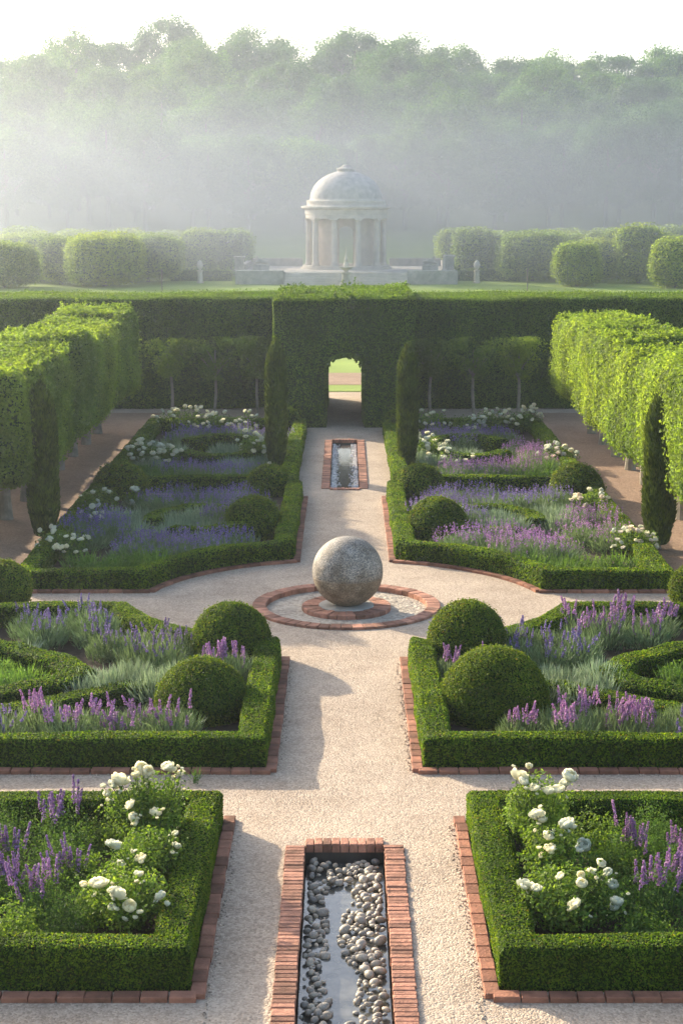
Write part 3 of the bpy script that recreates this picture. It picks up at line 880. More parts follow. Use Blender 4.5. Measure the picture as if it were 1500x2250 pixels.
def arch_hedge():
    """block with an arched tunnel: front and back faces cut round the opening"""
    x1, y0, y1, h = 2.15, 49.5, 57.2, 3.85
    ow, oh = .60, 2.25
    outer, inner = [], []
    n = 40
    # outline of the opening from bottom left over the top to bottom right, and matching points on the block outline
    for i in range(n + 1):
        t_ = i / n
        if t_ < .3: inner.append((-ow, (oh - ow * .75) * t_ / .3))
        elif t_ > .7: inner.append((ow, (oh - ow * .75) * (1 - t_) / .3))
        else:
            a = PI * (1 - (t_ - .3) / .4); inner.append((ow * math.cos(a), oh - ow * .75 + ow * .75 * math.sin(a)))
        if t_ < .3: outer.append((-x1 * (1 - .03 * (1 - t_ / .3)), h * t_ / .3))
        elif t_ > .7: outer.append((x1 * (1 - .03 * (1 - (1 - t_) / .3)), h * (1 - t_) / .3))
        else: outer.append((-x1 + 2 * x1 * (t_ - .3) / .4, h))
    inner, outer = np.array(inner), np.array(outer)
    V, F = [], []
    K = 9
    def grid(P):  # P (a, b, 3)
        o = sum(len(v) for v in V)
        a, b = P.shape[:2]
        V.append(P.reshape(-1, 3)); I = np.arange(a * b).reshape(a, b) + o
        return np.stack([I[:-1, :-1], I[1:, :-1], I[1:, 1:], I[:-1, 1:]], -1).reshape(-1, 4)
    u = np.linspace(0, 1, K)[None, :, None]
    plan = inner[:, None] * (1 - u) + outer[:, None] * u
    for y, flip in ((y0, True), (y1, False)):
        P = np.stack([plan[..., 0], np.full(plan.shape[:2], y), plan[..., 1]], -1)
        f = grid(P); F.append(f[:, ::-1] if flip else f)
    yy = np.linspace(y0, y1, 24)
    for line, flip in ((outer, True), (inner, False)):
        P = np.stack([np.repeat(line[:, 0][:, None], 24, 1), np.repeat(yy[None], n + 1, 0), np.repeat(line[:, 1][:, None], 24, 1)], -1)
        f = grid(P); F.append(f[:, ::-1] if flip else f)
    V = np.concatenate(V); F = np.concatenate(F)
    V = V + .06 * np.stack([wob(V, 1.8, 1), wob(V, 1.8, 2), np.where(V[:, 2] > .2, wob(V, 1.8, 3), 0)], 1)
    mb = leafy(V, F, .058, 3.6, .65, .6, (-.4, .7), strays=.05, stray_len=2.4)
    # unclipped young shoots on the top
    n = 9000
    P = np.stack([rng.uniform(-2.1, 2.1, n), rng.uniform(49.6, 57.1, n), np.full(n, h)], 1)
    hgt = .06 + .42 * np.clip(wob(P, 2.4, 9) + .1, 0, 1)
    P[:, 2] += rng.uniform(0, 1, n) * hgt
    lv, lf = leaves(P, np.tile([0, 0, .6], (n, 1)), .07, .045, 1.0)
    mb.add(lv, lf, 1)
    for k in range(190):
        c = np.array([rng.uniform(-2.05, 2.05), 49.6 + 6 * rng.random() ** 1.8, h - .02]); hh = rng.uniform(.12, .5) * (.55 + .45 * math.sin(c[0] * 3.1 + 1))
        m_ = 34
        u = rng.random((m_, 1))
        P = c + np.concatenate([rng.normal(0, .06, (m_, 2)) * (1.2 - u), u * max(.1, hh)], 1)
        lv, lf = leaves(P, np.tile([0, -.3, .6], (m_, 1)), .075, .05, 1.0); mb.add(lv, lf, 1)
    # ragged leaves hanging into the doorway
    for yy_ in (y0, y1):
        m_ = 2600
        j = rng.integers(8, len(inner) - 9, m_); f = rng.random((m_, 1))
        q = inner[j] * (1 - f) + inner[j + 1] * f
        q = q * (1 - np.array([.16, .07]) * rng.random((m_, 1)) ** 1.8 * (.3 + .7 * np.abs(np.sin(j * 1.7))[:, None]))
        P = np.stack([q[:, 0], yy_ + rng.normal(0, .1, m_), q[:, 1]], 1)
        lv, lf = leaves(P, np.tile([0, -.6, .3], (m_, 1)), .065, .045, 1.0); mb.add(lv, lf, 1)
    tag(mb.build('arch_hedge', [M['core'], M['hornbeam']]), 'thick clipped hedge with an arched doorway through it at the end of the path', 'hedge')


arch_hedge()

# ------------------------------------------------------------------ pleached limes along both walks
def pleached(seed, r):
    V, F = block(-1.1, 1.1, -1.22, 1.22, 1.25, 3.5, .17, seed, .2, .34, 2.6)
    mb = leafy(V, F, .07, 3.2, .68, .65, (-.6, .9), strays=.06, stray_len=2.4)
    n = 1500
    P = np.stack([rng.uniform(-1, 1, n), rng.uniform(-1.15, 1.15, n), np.full(n, 3.48)], 1)
    P[:, 2] += rng.uniform(0, 1, n) * (.06 + .22 * np.clip(wob(P, 3.4, seed + 9), 0, 1))
    lv, lf = leaves(P, np.tile([0, 0, .6], (n, 1)), .085, .058, 1.0); mb.add(lv, lf, 1)
    t = thing('pleached_lime', 'x', 'tree')
    for k in range(34):
        c = np.array([rng.uniform(-1, 1), rng.uniform(-1.15, 1.15), 3.45]); hh = rng.uniform(.12, .38)
        u = rng.random((30, 1)); P = c + np.concatenate([rng.normal(0, .055, (30, 2)) * (1.2 - u), u * hh], 1)
        lv, lf = leaves(P, np.tile([0, 0, .6], (30, 1)), .08, .055, 1.0); mb.add(lv, lf, 1)
    link('crown', mb.data('crown', [M['core'], M['lime']]), t)
    m2 = MB(); m2.add(*tube([(0, 0, 0), (.02, 0, .5), (.0, .02, 1.5), (0, 0, 2.2)], [.15, .125, .115, .09], 10)); m2.build('trunk', M['bark_pale'], t)
    return t


proto = [pleached(200 + k, k) for k in range(3)]
used = [False] * 3
order = ['farthest, against the tall hedge', 'second from the tall hedge', 'third from the tall hedge', 'fourth from the tall hedge', 'fifth from the tall hedge',
         'sixth from the tall hedge', 'seventh from the tall hedge', 'eighth from the tall hedge', 'nearest to the viewer']
for s in (-1, 1):
    cnt = 8 if s < 0 else 9
    for k in range(cnt):
        p = (k + (s > 0)) % 3
        y = 48.2 - 2.22 * k
        lab = f'box clipped pleached lime in the {SIDE[s]} row, {order[k]}'
        loc = (s * 7.32, y, 0); rz = 0 if (k % 2) else PI
        sc = (1, 1, rng.uniform(.96, 1.04))
        if not used[p]:
            t = proto[p]; used[p] = True; t.location = loc; t.rotation_euler = (0, 0, rz); t.scale = sc; tag(t, lab, 'tree', f'pleached limes, {SIDE[s]} row')
        else:
            t = copy_tree(proto[p], loc, rz, sc, lab, f'pleached limes, {SIDE[s]} row')


V, F = block(-10.4, -9.5, 24, 53, 0, 1.7, .06, 77, .3, .12, 1.6)  # hedge added to keep low sun off the ground under the left limes
tag(leafy(V, F, .09, 2.4, .65, .8).build('added_shade_hedge', [M['core'], M['hornbeam']]), 'added sun blocking hedge behind the trunks of the left row of limes', 'hedge')


# small standard trees in front of the tall hedge
def standard(seed):
    t = thing('standard_tree', 'x', 'tree')
    r = np.random.default_rng(seed)
    mb = MB()
    n = 5200
    P = np.stack([r.normal(0, .44, n), r.normal(0, .26, n), 2.5 - 1.25 * r.random(n) ** 1.3], 1)
    P[:, 2] -= .18 * P[:, 0] ** 2
    P[:, 0] *= np.clip(1.0 - .5 * (2.5 - P[:, 2]), .25, 1); P[:, 2] += .08 * wob(P, 3.0, seed + 4)
    keep = wob(P, 6.5, seed + 1) > -.05
    P = P[keep]; N = unit(P - np.array([0, 0, 1.6]))
    lv, lf = leaves(P, N, .085, .055, .9); mb.add(lv, lf, 0)
    link('crown', mb.data('crown', [M['lime']]), t)
    m2 = MB(); b = r.normal(0, .03, 4)
    m2.add(*tube([(b[0], 0, 0), (b[1], b[2], .7), (0, 0, 1.4), (0, 0, 2.1)], [.055, .05, .04, .02], 8))
    for q in range(7):
        a = r.uniform(0, 6.28); z = r.uniform(1.1, 1.6)
        m2.add(*tube([(0, 0, z), (.22 * math.cos(a), .16 * math.sin(a), z + .3), (.5 * math.cos(a), .32 * math.sin(a), z + .6)], [.022, .015, .007], 5))
    m2.build('trunk', M['bark_pale'], t)
    return t


sp = [standard(90), standard(91), standard(92)]
for k, (px, wh) in enumerate(((378, 'outermost, left of the arch'), (475, 'middle one left of the arch'), (566, 'next to the arch on its left'),
                              (945, 'next to the arch on its right'), (1037, 'middle one right of the arch'), (1137, 'outermost, right of the arch'))):
    x = (px - 757) / F_PX * 52.8
    lab = 'small slim trunked standard tree before the tall hedge, ' + wh
    if k < 3: t = sp[k]; t.location = (x, 52.4, 0); tag(t, lab, 'tree', 'standard trees before the tall hedge')
    else: copy_tree(sp[k - 3], (x, 52.4, 0), 2.6, 1.0, lab, 'standard trees before the tall hedge')

# ------------------------------------------------------------------ flowers
def spike_geo(h, r, n, seed, base=(0, 0, 0)):
    """florets packed round the top of a stem"""
    q = np.random.default_rng(seed)
    z = q.random(n); a = q.uniform(0, 6.28, n)
    rr = r * (1 - .75 * z) * q.uniform(.6, 1.1, n)
    P = np.stack([rr * np.cos(a), rr * np.sin(a), z * h], 1) + np.array(base)
    N = unit(np.stack([np.cos(a), np.sin(a), np.full(n, .35)], 1))
    return leaves(P, N, r * 1.15, r * .85, .5)


def spike_data(h, stem, r, n, mat, seed):
    mb = MB()
    mb.add(*tube([(0, 0, 0), (.004, .003, stem * .5), (0, 0, stem + h * .9)], [.006, .005, .003], 5), 0)
    lv, lf = spike_geo(h, r, n, seed, (0, 0, stem)); mb.add(lv, lf, 1)
    return mb.data('flower_spike', [M['stem'], M[mat]])


def blades(n, R, h, L, W, seed, spread=.6, curve=.3):
    """fine upright foliage"""
    q = np.random.default_rng(seed)
    a = q.uniform(0, 6.28, n); rr = R * np.sqrt(q.random(n))
    P = np.stack([rr * np.cos(a), rr * np.sin(a), q.random(n) * h * (1 - .5 * (rr / R) ** 2)], 1)
    d = unit(np.stack([np.cos(a) * spread * rr / R, np.sin(a) * spread * rr / R, np.ones(n)], 1) + q.normal(0, .25, (n, 3)))
    b = unit(np.cross(d, q.normal(size=(n, 3))))
    Ls = L * q.uniform(.6, 1.3, (n, 1))
    V = np.stack([P, P + d * Ls * .5 + b * W, P + d * Ls, P + d * Ls * .5 - b * W], 1).reshape(-1, 3)
    return V, np.arange(4 * n).reshape(n, 4)


def mound(n, R, h, L, asp, seed):
    """loose leafy mound"""
    q = np.random.default_rng(seed)
    d = unit(q.normal(size=(n, 3))); d[:, 2] = abs(d[:, 2])
    # a bundle of leafy shoots of uneven length rather than a smooth dome
    k = max(8, n // 60); sd = unit(q.normal(size=(k, 3)) * np.array([1, 1, .6]) + np.array([0, 0, .55])); sl_ = q.uniform(.55, 1.25, k)
    j = q.integers(0, k, n); u = q.random((n, 1)) ** .6
    d = np.where(q.random((n, 1)) < .62, sd[j], d); d[:, 2] = abs(d[:, 2])
    P = d * u * sl_[j][:, None] * np.array([R, R, h]) + q.normal(0, .055, (n, 3)) * np.array([R, R, h]) * 1.6 + np.array([0, 0, .02])
    P[:, 2] = np.maximum(P[:, 2], .01)
    return leaves(P, unit(d + np.array([0, 0, .4])), L, L * asp, .9)


def clump(name, leafmat, flowmat, n_sp, R, hf, spike_h, spike_r, nf, seed, individual, blade_n=420, blade_w=.006, bl=.16, leaf_n=0):
    t = thing(name, 'x', name.split('_')[0])
    mb = MB(); mb.add(*blades(blade_n, R, hf * .75, bl, blade_w, seed)); mb.add(*mound(leaf_n or blade_n // 2, R * .95, hf * (.95 if leaf_n else .6), bl * .3, .5, seed + 1))
    link('foliage', mb.data('foliage', [M[leafmat]]), t)
    q = np.random.default_rng(seed + 5)
    if individual:
        sd = [spike_data(spike_h, hf * .9, spike_r, nf, flowmat, seed + 10 + j) for j in range(3)]
        for j in range(n_sp):
            a = q.uniform(0, 6.28); rr = R * .85 * math.sqrt(q.random())
            o = link('flower_spike', sd[j % 3], t, (rr * math.cos(a) * .7, rr * math.sin(a) * .7, q.uniform(-.1, .02)))
            o.rotation_euler = (-math.sin(a) * rr / R * .3 + q.normal(0, .11), math.cos(a) * rr / R * .3 + q.normal(0, .11), q.uniform(0, 6))
            o.scale = (1, 1, q.uniform(.7, 1.25))
    else:
        mb = MB()
        for j in range(n_sp):
            a = q.uniform(0, 6.28); rr = R * math.sqrt(q.random())
            b = np.array([rr * math.cos(a), rr * math.sin(a), hf * q.uniform(.75, 1.15) * (1 - .3 * (rr / R) ** 2)])
            lv, lf = spike_geo(spike_h * q.uniform(.8, 1.3), spike_r, nf, seed + 40 + j, b)
            mb.add(lv, lf, 0)
        o = mb.build('flower_heads', [M[flowmat]], t)
        o['kind'] = 'stuff'
    return t


PK = {
    'lavN': [clump('lavender_clump', 'lav_leaf', 'lav', 13, .34, .42, .13, .022, 34, 300 + k, True, 700) for k in range(2)],
    'salN': [clump('salvia_clump', 'lav_leaf', 'salvia', 12, .32, .40, .18, .026, 44, 320 + k, True, 600) for k in range(2)],
    'lavF': [clump('lavender_clump', 'lav_leaf', 'lav', 44, .40, .40, .12, .022, 9, 340 + k, False, 620, .008) for k in range(3)],
    'salF': [clump('salvia_clump', 'lav_leaf', 'salvia', 38, .40, .42, .13, .024, 9, 360 + k, False, 620, .008) for k in range(2)],
}


def leaf_plant(name, mat, n, R, h, L, asp, seed, bl=0):
    t = thing(name, 'x', 'plant')
    mb = MB()
    if n: mb.add(*mound(n, R, h, L, asp, seed))
    if bl: mb.add(*blades(bl, R * .9, h * .8, h * .7, .008, seed))
    link('foliage', mb.data('foliage', [M[mat]]), t)
    return t


PK['sil'] = [leaf_plant('silver_herb', 'silver', 500, .38, .32, .05, .3, 380 + k, 500) for k in range(2)]
PK['herb'] = [leaf_plant('leafy_herb', 'herb', 1500, .40, .34, .055, .5, 390 + k, 150) for k in range(2)]
first = {k: [True] * len(v) for k, v in PK.items()}
prng = random.Random(21)


def put(kind, x, y, label, group, sc=1.0, z=.02):
    arr = PK[kind]; j = prng.randrange(len(arr))
    s3 = (sc * prng.uniform(.88, 1.12), sc * prng.uniform(.88, 1.12), sc * prng.uniform(.85, 1.2))
    rz = prng.uniform(0, 6.28)
    if first[kind][j]:
        t = arr[j]; first[kind][j] = False
        t.location = (x, y, z); t.rotation_euler = (0, 0, rz); t.scale = s3; tag(t, label, t['category'], group)
    else:
        copy_tree(arr[j], (x, y, z), rz, s3, label, group)


obst = []
for (px, top, bot, w, lab) in balls:
    x, y = at(px, bot - 18 * w / 200); r = w / 2 * math.hypot(y, CAM_H) / F_PX
    obst.append((x, y + r * .55, r + .12))
    if top < 1200:      # the domes stand clear of the flowers in front of them
        obst += [(x, y + r * .55 - .8, r * .95 + .1), (x, y + r * .55 - 1.5, r * .8)]


for pts in (knC, knD):
    for (x, y) in pts: obst += [(x, y, .34), (-x, y, .34)]
for (x, y) in knB2: obst += [(x, y - .1, .22), (-x, y - .1, .22)]


def drift(kind, cx, cy, rx, ry, n, label, rot=0.0, sc=1.0, xmin=None):
    """n clumps spread over an ellipse of ground"""
    pts = []
    for tr in range(4000):
        if len(pts) >= n: break
        a = prng.uniform(0, 6.28); r = math.sqrt(prng.random())
        u, v = r * rx * math.cos(a), r * ry * math.sin(a)
        x, y = cx + u * math.cos(rot) - v * math.sin(rot), cy + u * math.sin(rot) + v * math.cos(rot)
        if any((x - ox) ** 2 + (y - oy) ** 2 < orr ** 2 for ox, oy, orr in obst): continue
        if any((x - a_) ** 2 + (y - b_) ** 2 < (.40 * sc) ** 2 for a_, b_ in pts): continue
        pts.append((x, y))
    for x, y in pts:
        put(kind, x, y, label, label_group(label), sc)


def label_group(label):
    return label.split(' in ', 1)[-1].split(' along ')[-1]


for s in (-1, 1):
    S = SIDE[s]
    # bed B (in front of the ball)
    drift('salN', s * 3.05, 20.0, 1.0, .38, 9, f'pink purple salvia clump along the front of the {S} salvia bed', sc=1.0)
    drift('lavN', s * 4.6, 19.95, .55, .35, 4, f'tall lavender clump near the outer front corner of the {S} salvia bed')
    drift('salN' if s > 0 else 'lavN', s * 4.2, 24.85, .75, .55, 6, f'clump of the tall flower drift under the back hedge of the {S} salvia bed', sc=1.05)
    drift('lavN', s * 2.95, 23.6, .6, .55, 6, f'lavender clump behind the domes of the {S} salvia bed')
    drift('salN', s * 1.75, 22.55, .28, .25, 3, f'salvia clump between the two domes of the {S} salvia bed')
    drift('sil', s * 3.0, 22.0, .75, .5, 7, f'silver leaved herb in the middle of the {S} salvia bed', sc=.9)
    drift('herb', s * 5.0, 22.3, .55, .5, 5, f'leafy green herb inside the knot hedge of the {S} salvia bed', sc=.8)
    # bed C (behind the ball)
    drift('lavF' if s < 0 else 'salF', s * 3.0, 31.0, 1.25, .75, 14, f'lavender clump along the curved front of the {S} lavender bed', rot=-s * .45)
    drift('herb', s * 4.2, 29.4, .9, .4, 6, f'leafy green herb along the straight front of the {S} lavender bed')
    drift('lavF', s * 2.15, 34.0, .55, 1.3, 8, f'lavender clump along the path side of the {S} lavender bed')
    drift('lavF', s * 3.3, 35.9, 1.5, .75, 13, f'lavender clump along the back of the {S} lavender bed')
    drift('sil', s * 3.6, 33.4, 1.3, .9, 11, f'silver leaved herb in the middle of the {S} lavender bed')
    drift('lavF' if s < 0 else 'salF', s * 5.0, 32.6, .45, 1.3, 8, f'lavender clump along the outer side of the {S} lavender bed')
    # bed D (far)
    drift('lavF' if s < 0 else 'salF', s * 3.4, 39.7, 1.2, .6, 10, f'lavender clump along the front of the far {S} bed')
    drift('herb', s * 4.6, 39.6, .8, .6, 5, f'leafy green herb along the outer front of the far {S} bed')
    drift('lavF', s * 3.2, 45.6, 1.7, 1.0, 15, f'lavender clump along the back of the far {S} bed')
    drift('salF' if s > 0 else 'sil', s * 4.9, 42.4, .6, 1.4, 8, f'flower clump along the outer side of the far {S} bed')
    drift('sil', s * 2.6, 42.3, .8, 1.4, 8, f'silver leaved herb in the middle of the far {S} bed')

for px, py, lab in ((1165, 1737, 'small weed growing at the edge of the path behind the nearest right bed'), (430, 1722, 'small weed growing at the edge of the path behind the nearest left bed')):
    t = thing('weed_tuft', lab, 'weed', (*at(px, py), 0), prng.uniform(0, 6))
    mb = MB(); mb.add(*mound(70, .07, .16, .035, .5, 900 + px)); mb.add(*blades(26, .05, .12, .14, .004, 901 + px)); mb.build('leaves', M['herb'], t)

# yucca inside the left knot
t = thing('yucca', 'spiky grey green yucca inside the left knot hedge', 'plant', (*at(62, 1462), .02))
mb = MB()
for k in range(26):
    a = random.uniform(0, 6.28); e = random.uniform(.15, .9)
    d = np.array([math.cos(a) * e, math.sin(a) * e, 1.0]); d /= np.linalg.norm(d)
    b = np.cross(d, [math.cos(a + .4), math.sin(a + .4), 0]); b = b / np.linalg.norm(b)
    L = random.uniform(.3, .5)
    mb.add(np.array([-b * .014, d * L * .45 - b * .024 + np.array([0, 0, .0]), d * L, d * L * .45 + b * .024]), [(0, 1, 2, 3)])
mb.build('leaf_rosette', M['silver'], t)

# ------------------------------------------------------------------ roses
def bloom_data(seed, mat='petal'):
    """a full double rose: rings of cupped, overlapping petals with flared lips"""
    q = np.random.default_rng(seed)
    mb = MB()
    for rad, top, cnt, hw in ((1.0, .15, 5, .78), (.95, .5, 5, .72), (.82, .85, 5, .7), (.66, 1.1, 4, .8), (.45, 1.3, 3, .95)):
        off = q.uniform(0, 6.28)
        for k in range(cnt):
            a = off + 2 * PI * k / cnt + q.normal(0, .15)
            tp = top + q.normal(0, .14); rd = rad * q.uniform(.92, 1.06)
            g = []
            for u in np.linspace(0, 1, 5):
                la = -1.1 + (tp + 1.1) * u
                fl = 1 + .16 * max(0, u - .6) / .4
                for v in (-1, -.4, .4, 1):
                    lo = a + v * hw * (.55 + .45 * math.sin(PI * min(1, u * .8 + .1)))
                    r = rd * fl * (1 - .07 * abs(v)) * (1 + q.normal(0, .025))
                    g.append((r * math.cos(la - .1 * v * v * u) * math.cos(lo), r * math.cos(la) * math.sin(lo), .82 * r * math.sin(la - .18 * v * v * u)))
            I = np.arange(20).reshape(5, 4)
            mb.add(np.array(g), np.stack([I[:-1, :-1], I[1:, :-1], I[1:, 1:], I[:-1, 1:]], -1).reshape(-1, 4))
    return mb.data('bloom', [M[mat]], smooth=True)


BL = [bloom_data(500 + k) for k in range(4)]
BLB = [bloom_data(520, 'petal_blush')]


def rose_foliage(n, R, h, L, seed, tall=.0):
    q = np.random.default_rng(seed)
    d = unit(q.normal(size=(n, 3)))
    rad = q.random((n, 1)) ** .5 * (1 + .35 * wob(d, 3.0, seed)[:, None])
    P = d * rad * np.array([R, R, h * .5]) + np.array([0, 0, h * .5])
    keep = wob(P, 7.0, seed + 3) > -.45
    P = P[keep]; d = d[keep]
    return leaves(P, unit(d + np.array([0, 0, .6])), L, L * .62, .8)


def rose_bush(x, y, R, h, label, blooms, L=.05, n=2200, group='white rose bushes', bs=.055, blush=False, z0=.02, seed=0):
    """blooms: points relative to the bush"""
    t = thing('rose_bush', label, 'rose', (x, y, z0), 0, group)
    mb = MB(); mb.add(*rose_foliage(n, R, h, L, 600 + seed))
    q = np.random.default_rng(640 + seed)
    m2 = MB()
    extra = []
    for k in range(7):
        a = q.uniform(0, 6.28)
        m2.add(*tube([(0, 0, 0), (R * .3 * math.cos(a), R * .3 * math.sin(a), h * .4), (R * .7 * math.cos(a), R * .7 * math.sin(a), h * .85)], [.009, .007, .004], 5))
    for (bx, by, bz, sz) in blooms:
        m2.add(*tube([(bx * .35, by * .35, min(bz * .4, h * .5)), (bx * .8, by * .8, bz * .75), (bx, by, bz)], [.006, .005, .004], 5))
        k = (52 if sz > .035 else 26) if L < .05 else 16
        u = q.random((k, 1)) ** .8
        P = np.array([bx, by, bz - sz]) * (1 - .45 * u) + q.normal(0, 1, (k, 3)) * (np.array([.045, .045, .03]) + .05 * u)
        extra.append(P)
    if extra:
        P = np.concatenate(extra); mb.add(*leaves(P, np.tile([0, -.2, .7], (len(P), 1)), L, L * .6, .8))
    mb.build('foliage', [M['rose_leaf']], t)
    m2.build('canes', M['stem'], t)
    for k, (bx, by, bz, sz) in enumerate(blooms):
        o = link('bloom', (BLB if (blush and k % 3 == 0) else BL)[k % (1 if (blush and k % 3 == 0) else 4)], t, (bx, by, bz))
        sz *= q.uniform(.9, 1.15)
        o.scale = (sz, sz, sz * q.uniform(.8, 1.0))
        o.rotation_euler = (q.normal(.25, .35), q.normal(0, .35), q.uniform(0, 6.28))
    return t


# the two near beds: bloom places read from the photograph, set at the depth of their bush
nearL = [(265, 1710, 20), (250, 1722, 14), (313, 1688, 17), (325, 1695, 15), (300, 1700, 13), (368, 1682, 16), (378, 1690, 12), (398, 1697, 9), (285, 1767, 12), (342, 1783, 13), (295, 1797, 15), (240, 1758, 8), (385, 1830, 9), (388, 1856, 10),
         (250, 1853, 17), (267, 1897, 12), (308, 1884, 13), (305, 1918, 12), (217, 1938, 20), (260, 1960, 20), (352, 1967, 15), (285, 1990, 15), (256, 1995, 9), (170, 2035, 14)]
nearR = [(1142, 1703, 20), (1150, 1715, 15), (1172, 1730, 13), (1205, 1735, 14), (1225, 1732, 15), (1252, 1703, 17), (1240, 1718, 12), (1178, 1788, 18), (1190, 1798, 12), (1243, 1808, 22), (1205, 1835, 13), (1208, 1862, 15), (1281, 1855, 17), (1272, 1865, 12),
         (1155, 1943, 19), (1178, 1950, 13), (1229, 1924, 11), (1277, 1940, 13), (1275, 1922, 10), (1300, 1913, 11), (1320, 1895, 11), (1335, 1915, 10), (1345, 1942, 14), (1355, 1978, 15), (1350, 1990, 11), (1260, 1985, 19)]


def near_roses(blist, s, bases):
    """bases: (x, y, R, h, label); a bloom goes to the first bush whose py range holds it"""
    for k, (bx, by, R, h, lab, lo, hi) in enumerate(bases):
        rel = []
        for (px, py, rp) in blist:
            if lo <= py < hi:
                yy = by
                for q_ in range(12):          # the blooms sit on the outside of the bush
                    x, z = at_y(px, py, yy)
                    if ((x - bx) / R) ** 2 + ((yy - by) / R) ** 2 + ((z - h * .5) / (h * .5)) ** 2 > 1.25 + rng.uniform(-.1, .15): break
                    yy -= .06
                rel.append((x - bx, yy - by, z - .02, rp * .9 * math.hypot(yy, CAM_H - z) / F_PX))
        for (a_, b_, c_, d_) in list(rel):
            for q_ in range(rng.integers(0, 5)):
                rel.append((a_ + rng.normal(0, .075), b_ - .02 + rng.normal(0, .05), c_ + rng.normal(-.03, .06), d_ * rng.uniform(.22, .5)))
        rose_bush(bx, by, R, h, lab, rel, L=.042, n=4200, seed=k + (10 if s > 0 else 0))


near_roses(nearL, -1, [(-2.02, 16.25, .38, .92, 'tall white rose bush at the back of the nearest left bed, reaching over the hedge', 1600, 1812),
                       (-1.98, 15.35, .38, .66, 'middle white rose bush in the nearest left bed', 1812, 1905),
                       (-2.05, 14.55, .46, .58, 'front white rose bush in the nearest left bed with the largest blooms', 1905, 2300)])
near_roses(nearR, 1, [(1.98, 16.2, .38, .90, 'tall white rose bush at the back of the nearest right bed, reaching over the hedge', 1600, 1770),
                      (2.02, 15.4, .40, .64, 'middle white rose bush in the nearest right bed', 1770, 1875),
                      (2.08, 14.6, .48, .56, 'front white rose bush in the nearest right bed', 1875, 2300)])

far_roses = [  # px centre, py base, px half width, px top, blooms, label
    (140, 1240, 62, 1168, 22, 'white rose bush at the outer front corner of the left lavender bed', 0),
    (195, 1180, 30, 1120, 6, 'sparse white rose bush by the left walk behind the corner roses', 0),
    (215, 1130, 45, 1085, 11, 'white rose bush beside the outer dome of the left lavender bed', 0),
    (300, 1128, 16, 1088, 5, 'white rose bush right of the outer dome in the left lavender bed', 0),
    (315, 1035, 42, 975, 16, 'white rose bush at the outer front of the far left bed', 0),
    (370, 1035, 32, 982, 12, 'white rose bush behind the lavender at the front of the far left bed', 0),
    (400, 958, 65, 900, 18, 'white rose bush at the outer back of the far left bed', 0),
    (480, 958, 50, 912, 13, 'white rose bush in the middle of the back row of the far left bed', 0),
    (540, 958, 35, 910, 8, 'white rose bush at the inner end of the back row of the far left bed', 0),
    (556, 1030, 34, 958, 12, 'white rose bush left of the far left cypress', 0),
    (606, 1040, 18, 1000, 5, 'white rose bush at the foot of the far left cypress', 0),
    (935, 1025, 42, 958, 22, 'white rose bush at the foot of the far right cypress', 0),
    (990, 1040, 50, 1000, 10, 'white flowering bush along the front of the far right bed', 0),
    (950, 958, 40, 900, 8, 'white rose bush behind the far right cypress', 0),
    (1020, 958, 45, 915, 10, 'white rose bush in the middle of the back row of the far right bed', 0),
    (1085, 958, 42, 905, 14, 'white rose bush in the back row of the far right bed, third from the arch', 0),
    (1150, 958, 42, 898, 16, 'white rose bush at the outer back of the far right bed', 0),
    (1228, 1035, 40, 980, 20, 'blush white rose bush at the outer front of the far right bed', 1),
    (1298, 1140, 40, 1085, 16, 'white rose bush beside the outer dome of the right lavender bed', 1),
    (1392, 1232, 52, 1165, 22, 'white rose bush at the outer front corner of the right lavender bed', 1),
]
for k, (px, pb, hw, pt, nb, lab, blush) in enumerate(far_roses):
    x, y = at(px, pb - 6)
    D = math.hypot(y, CAM_H)
    R = hw * D / F_PX * .95
    y += R * .3
    _, h = at_y(px, pt, y)
    h = max(.45, h)
    q = np.random.default_rng(700 + k)
    bl = []
    for j in range(int(nb * 1.6)):
        a = q.uniform(0, 6.28) if j % 3 else q.uniform(3.5, 5.9); e = q.uniform(-.45, 1.3)
        f = q.uniform(1.0, 1.25)
        bl.append((R * math.cos(a) * math.cos(e) * f, R * math.sin(a) * math.cos(e) * f, h * (.52 + .46 * math.sin(e)) * f, max(.045, (5.5 if D < 46 else 4.6) * D / F_PX) * q.uniform(.85, 1.15)))
    rose_bush(x, y, R, h, lab, bl, L=.06, n=1300, seed=30 + k, blush=bool(blush))

# filling of the two near beds: leafy perennials and tall spikes
A_sp = [clump('salvia_clump', 'herb', 'salvia', 15, .36, .5, .26, .026, 70, 420 + k, True, 60, .005, .12, 3400) for k in range(2)]
A_hb = [leaf_plant('leafy_herb', 'rose_leaf', 3800, .42, .5, .045, .55, 430 + k, 0) for k in range(2)]
A_mist = [leaf_plant('fine_leaved_herb', 'herb', 5200, .42, .52, .026, .45, 440 + k, 0) for k in range(2)]
fa = {}
def put2(arr, x, y, label, sc=1.0, key=None):
    j = prng.randrange(len(arr)); rz = prng.uniform(0, 6.28)
    kk = (id(arr), j)
    if kk not in fa:
        fa[kk] = 1; t = arr[j]; t.location = (x, y, .02); t.rotation_euler = (0, 0, rz); t.scale = (sc,) * 3; tag(t, label, t['category'], None)
    else:
        t = copy_tree(arr[j], (x, y, .02), rz, sc, label)


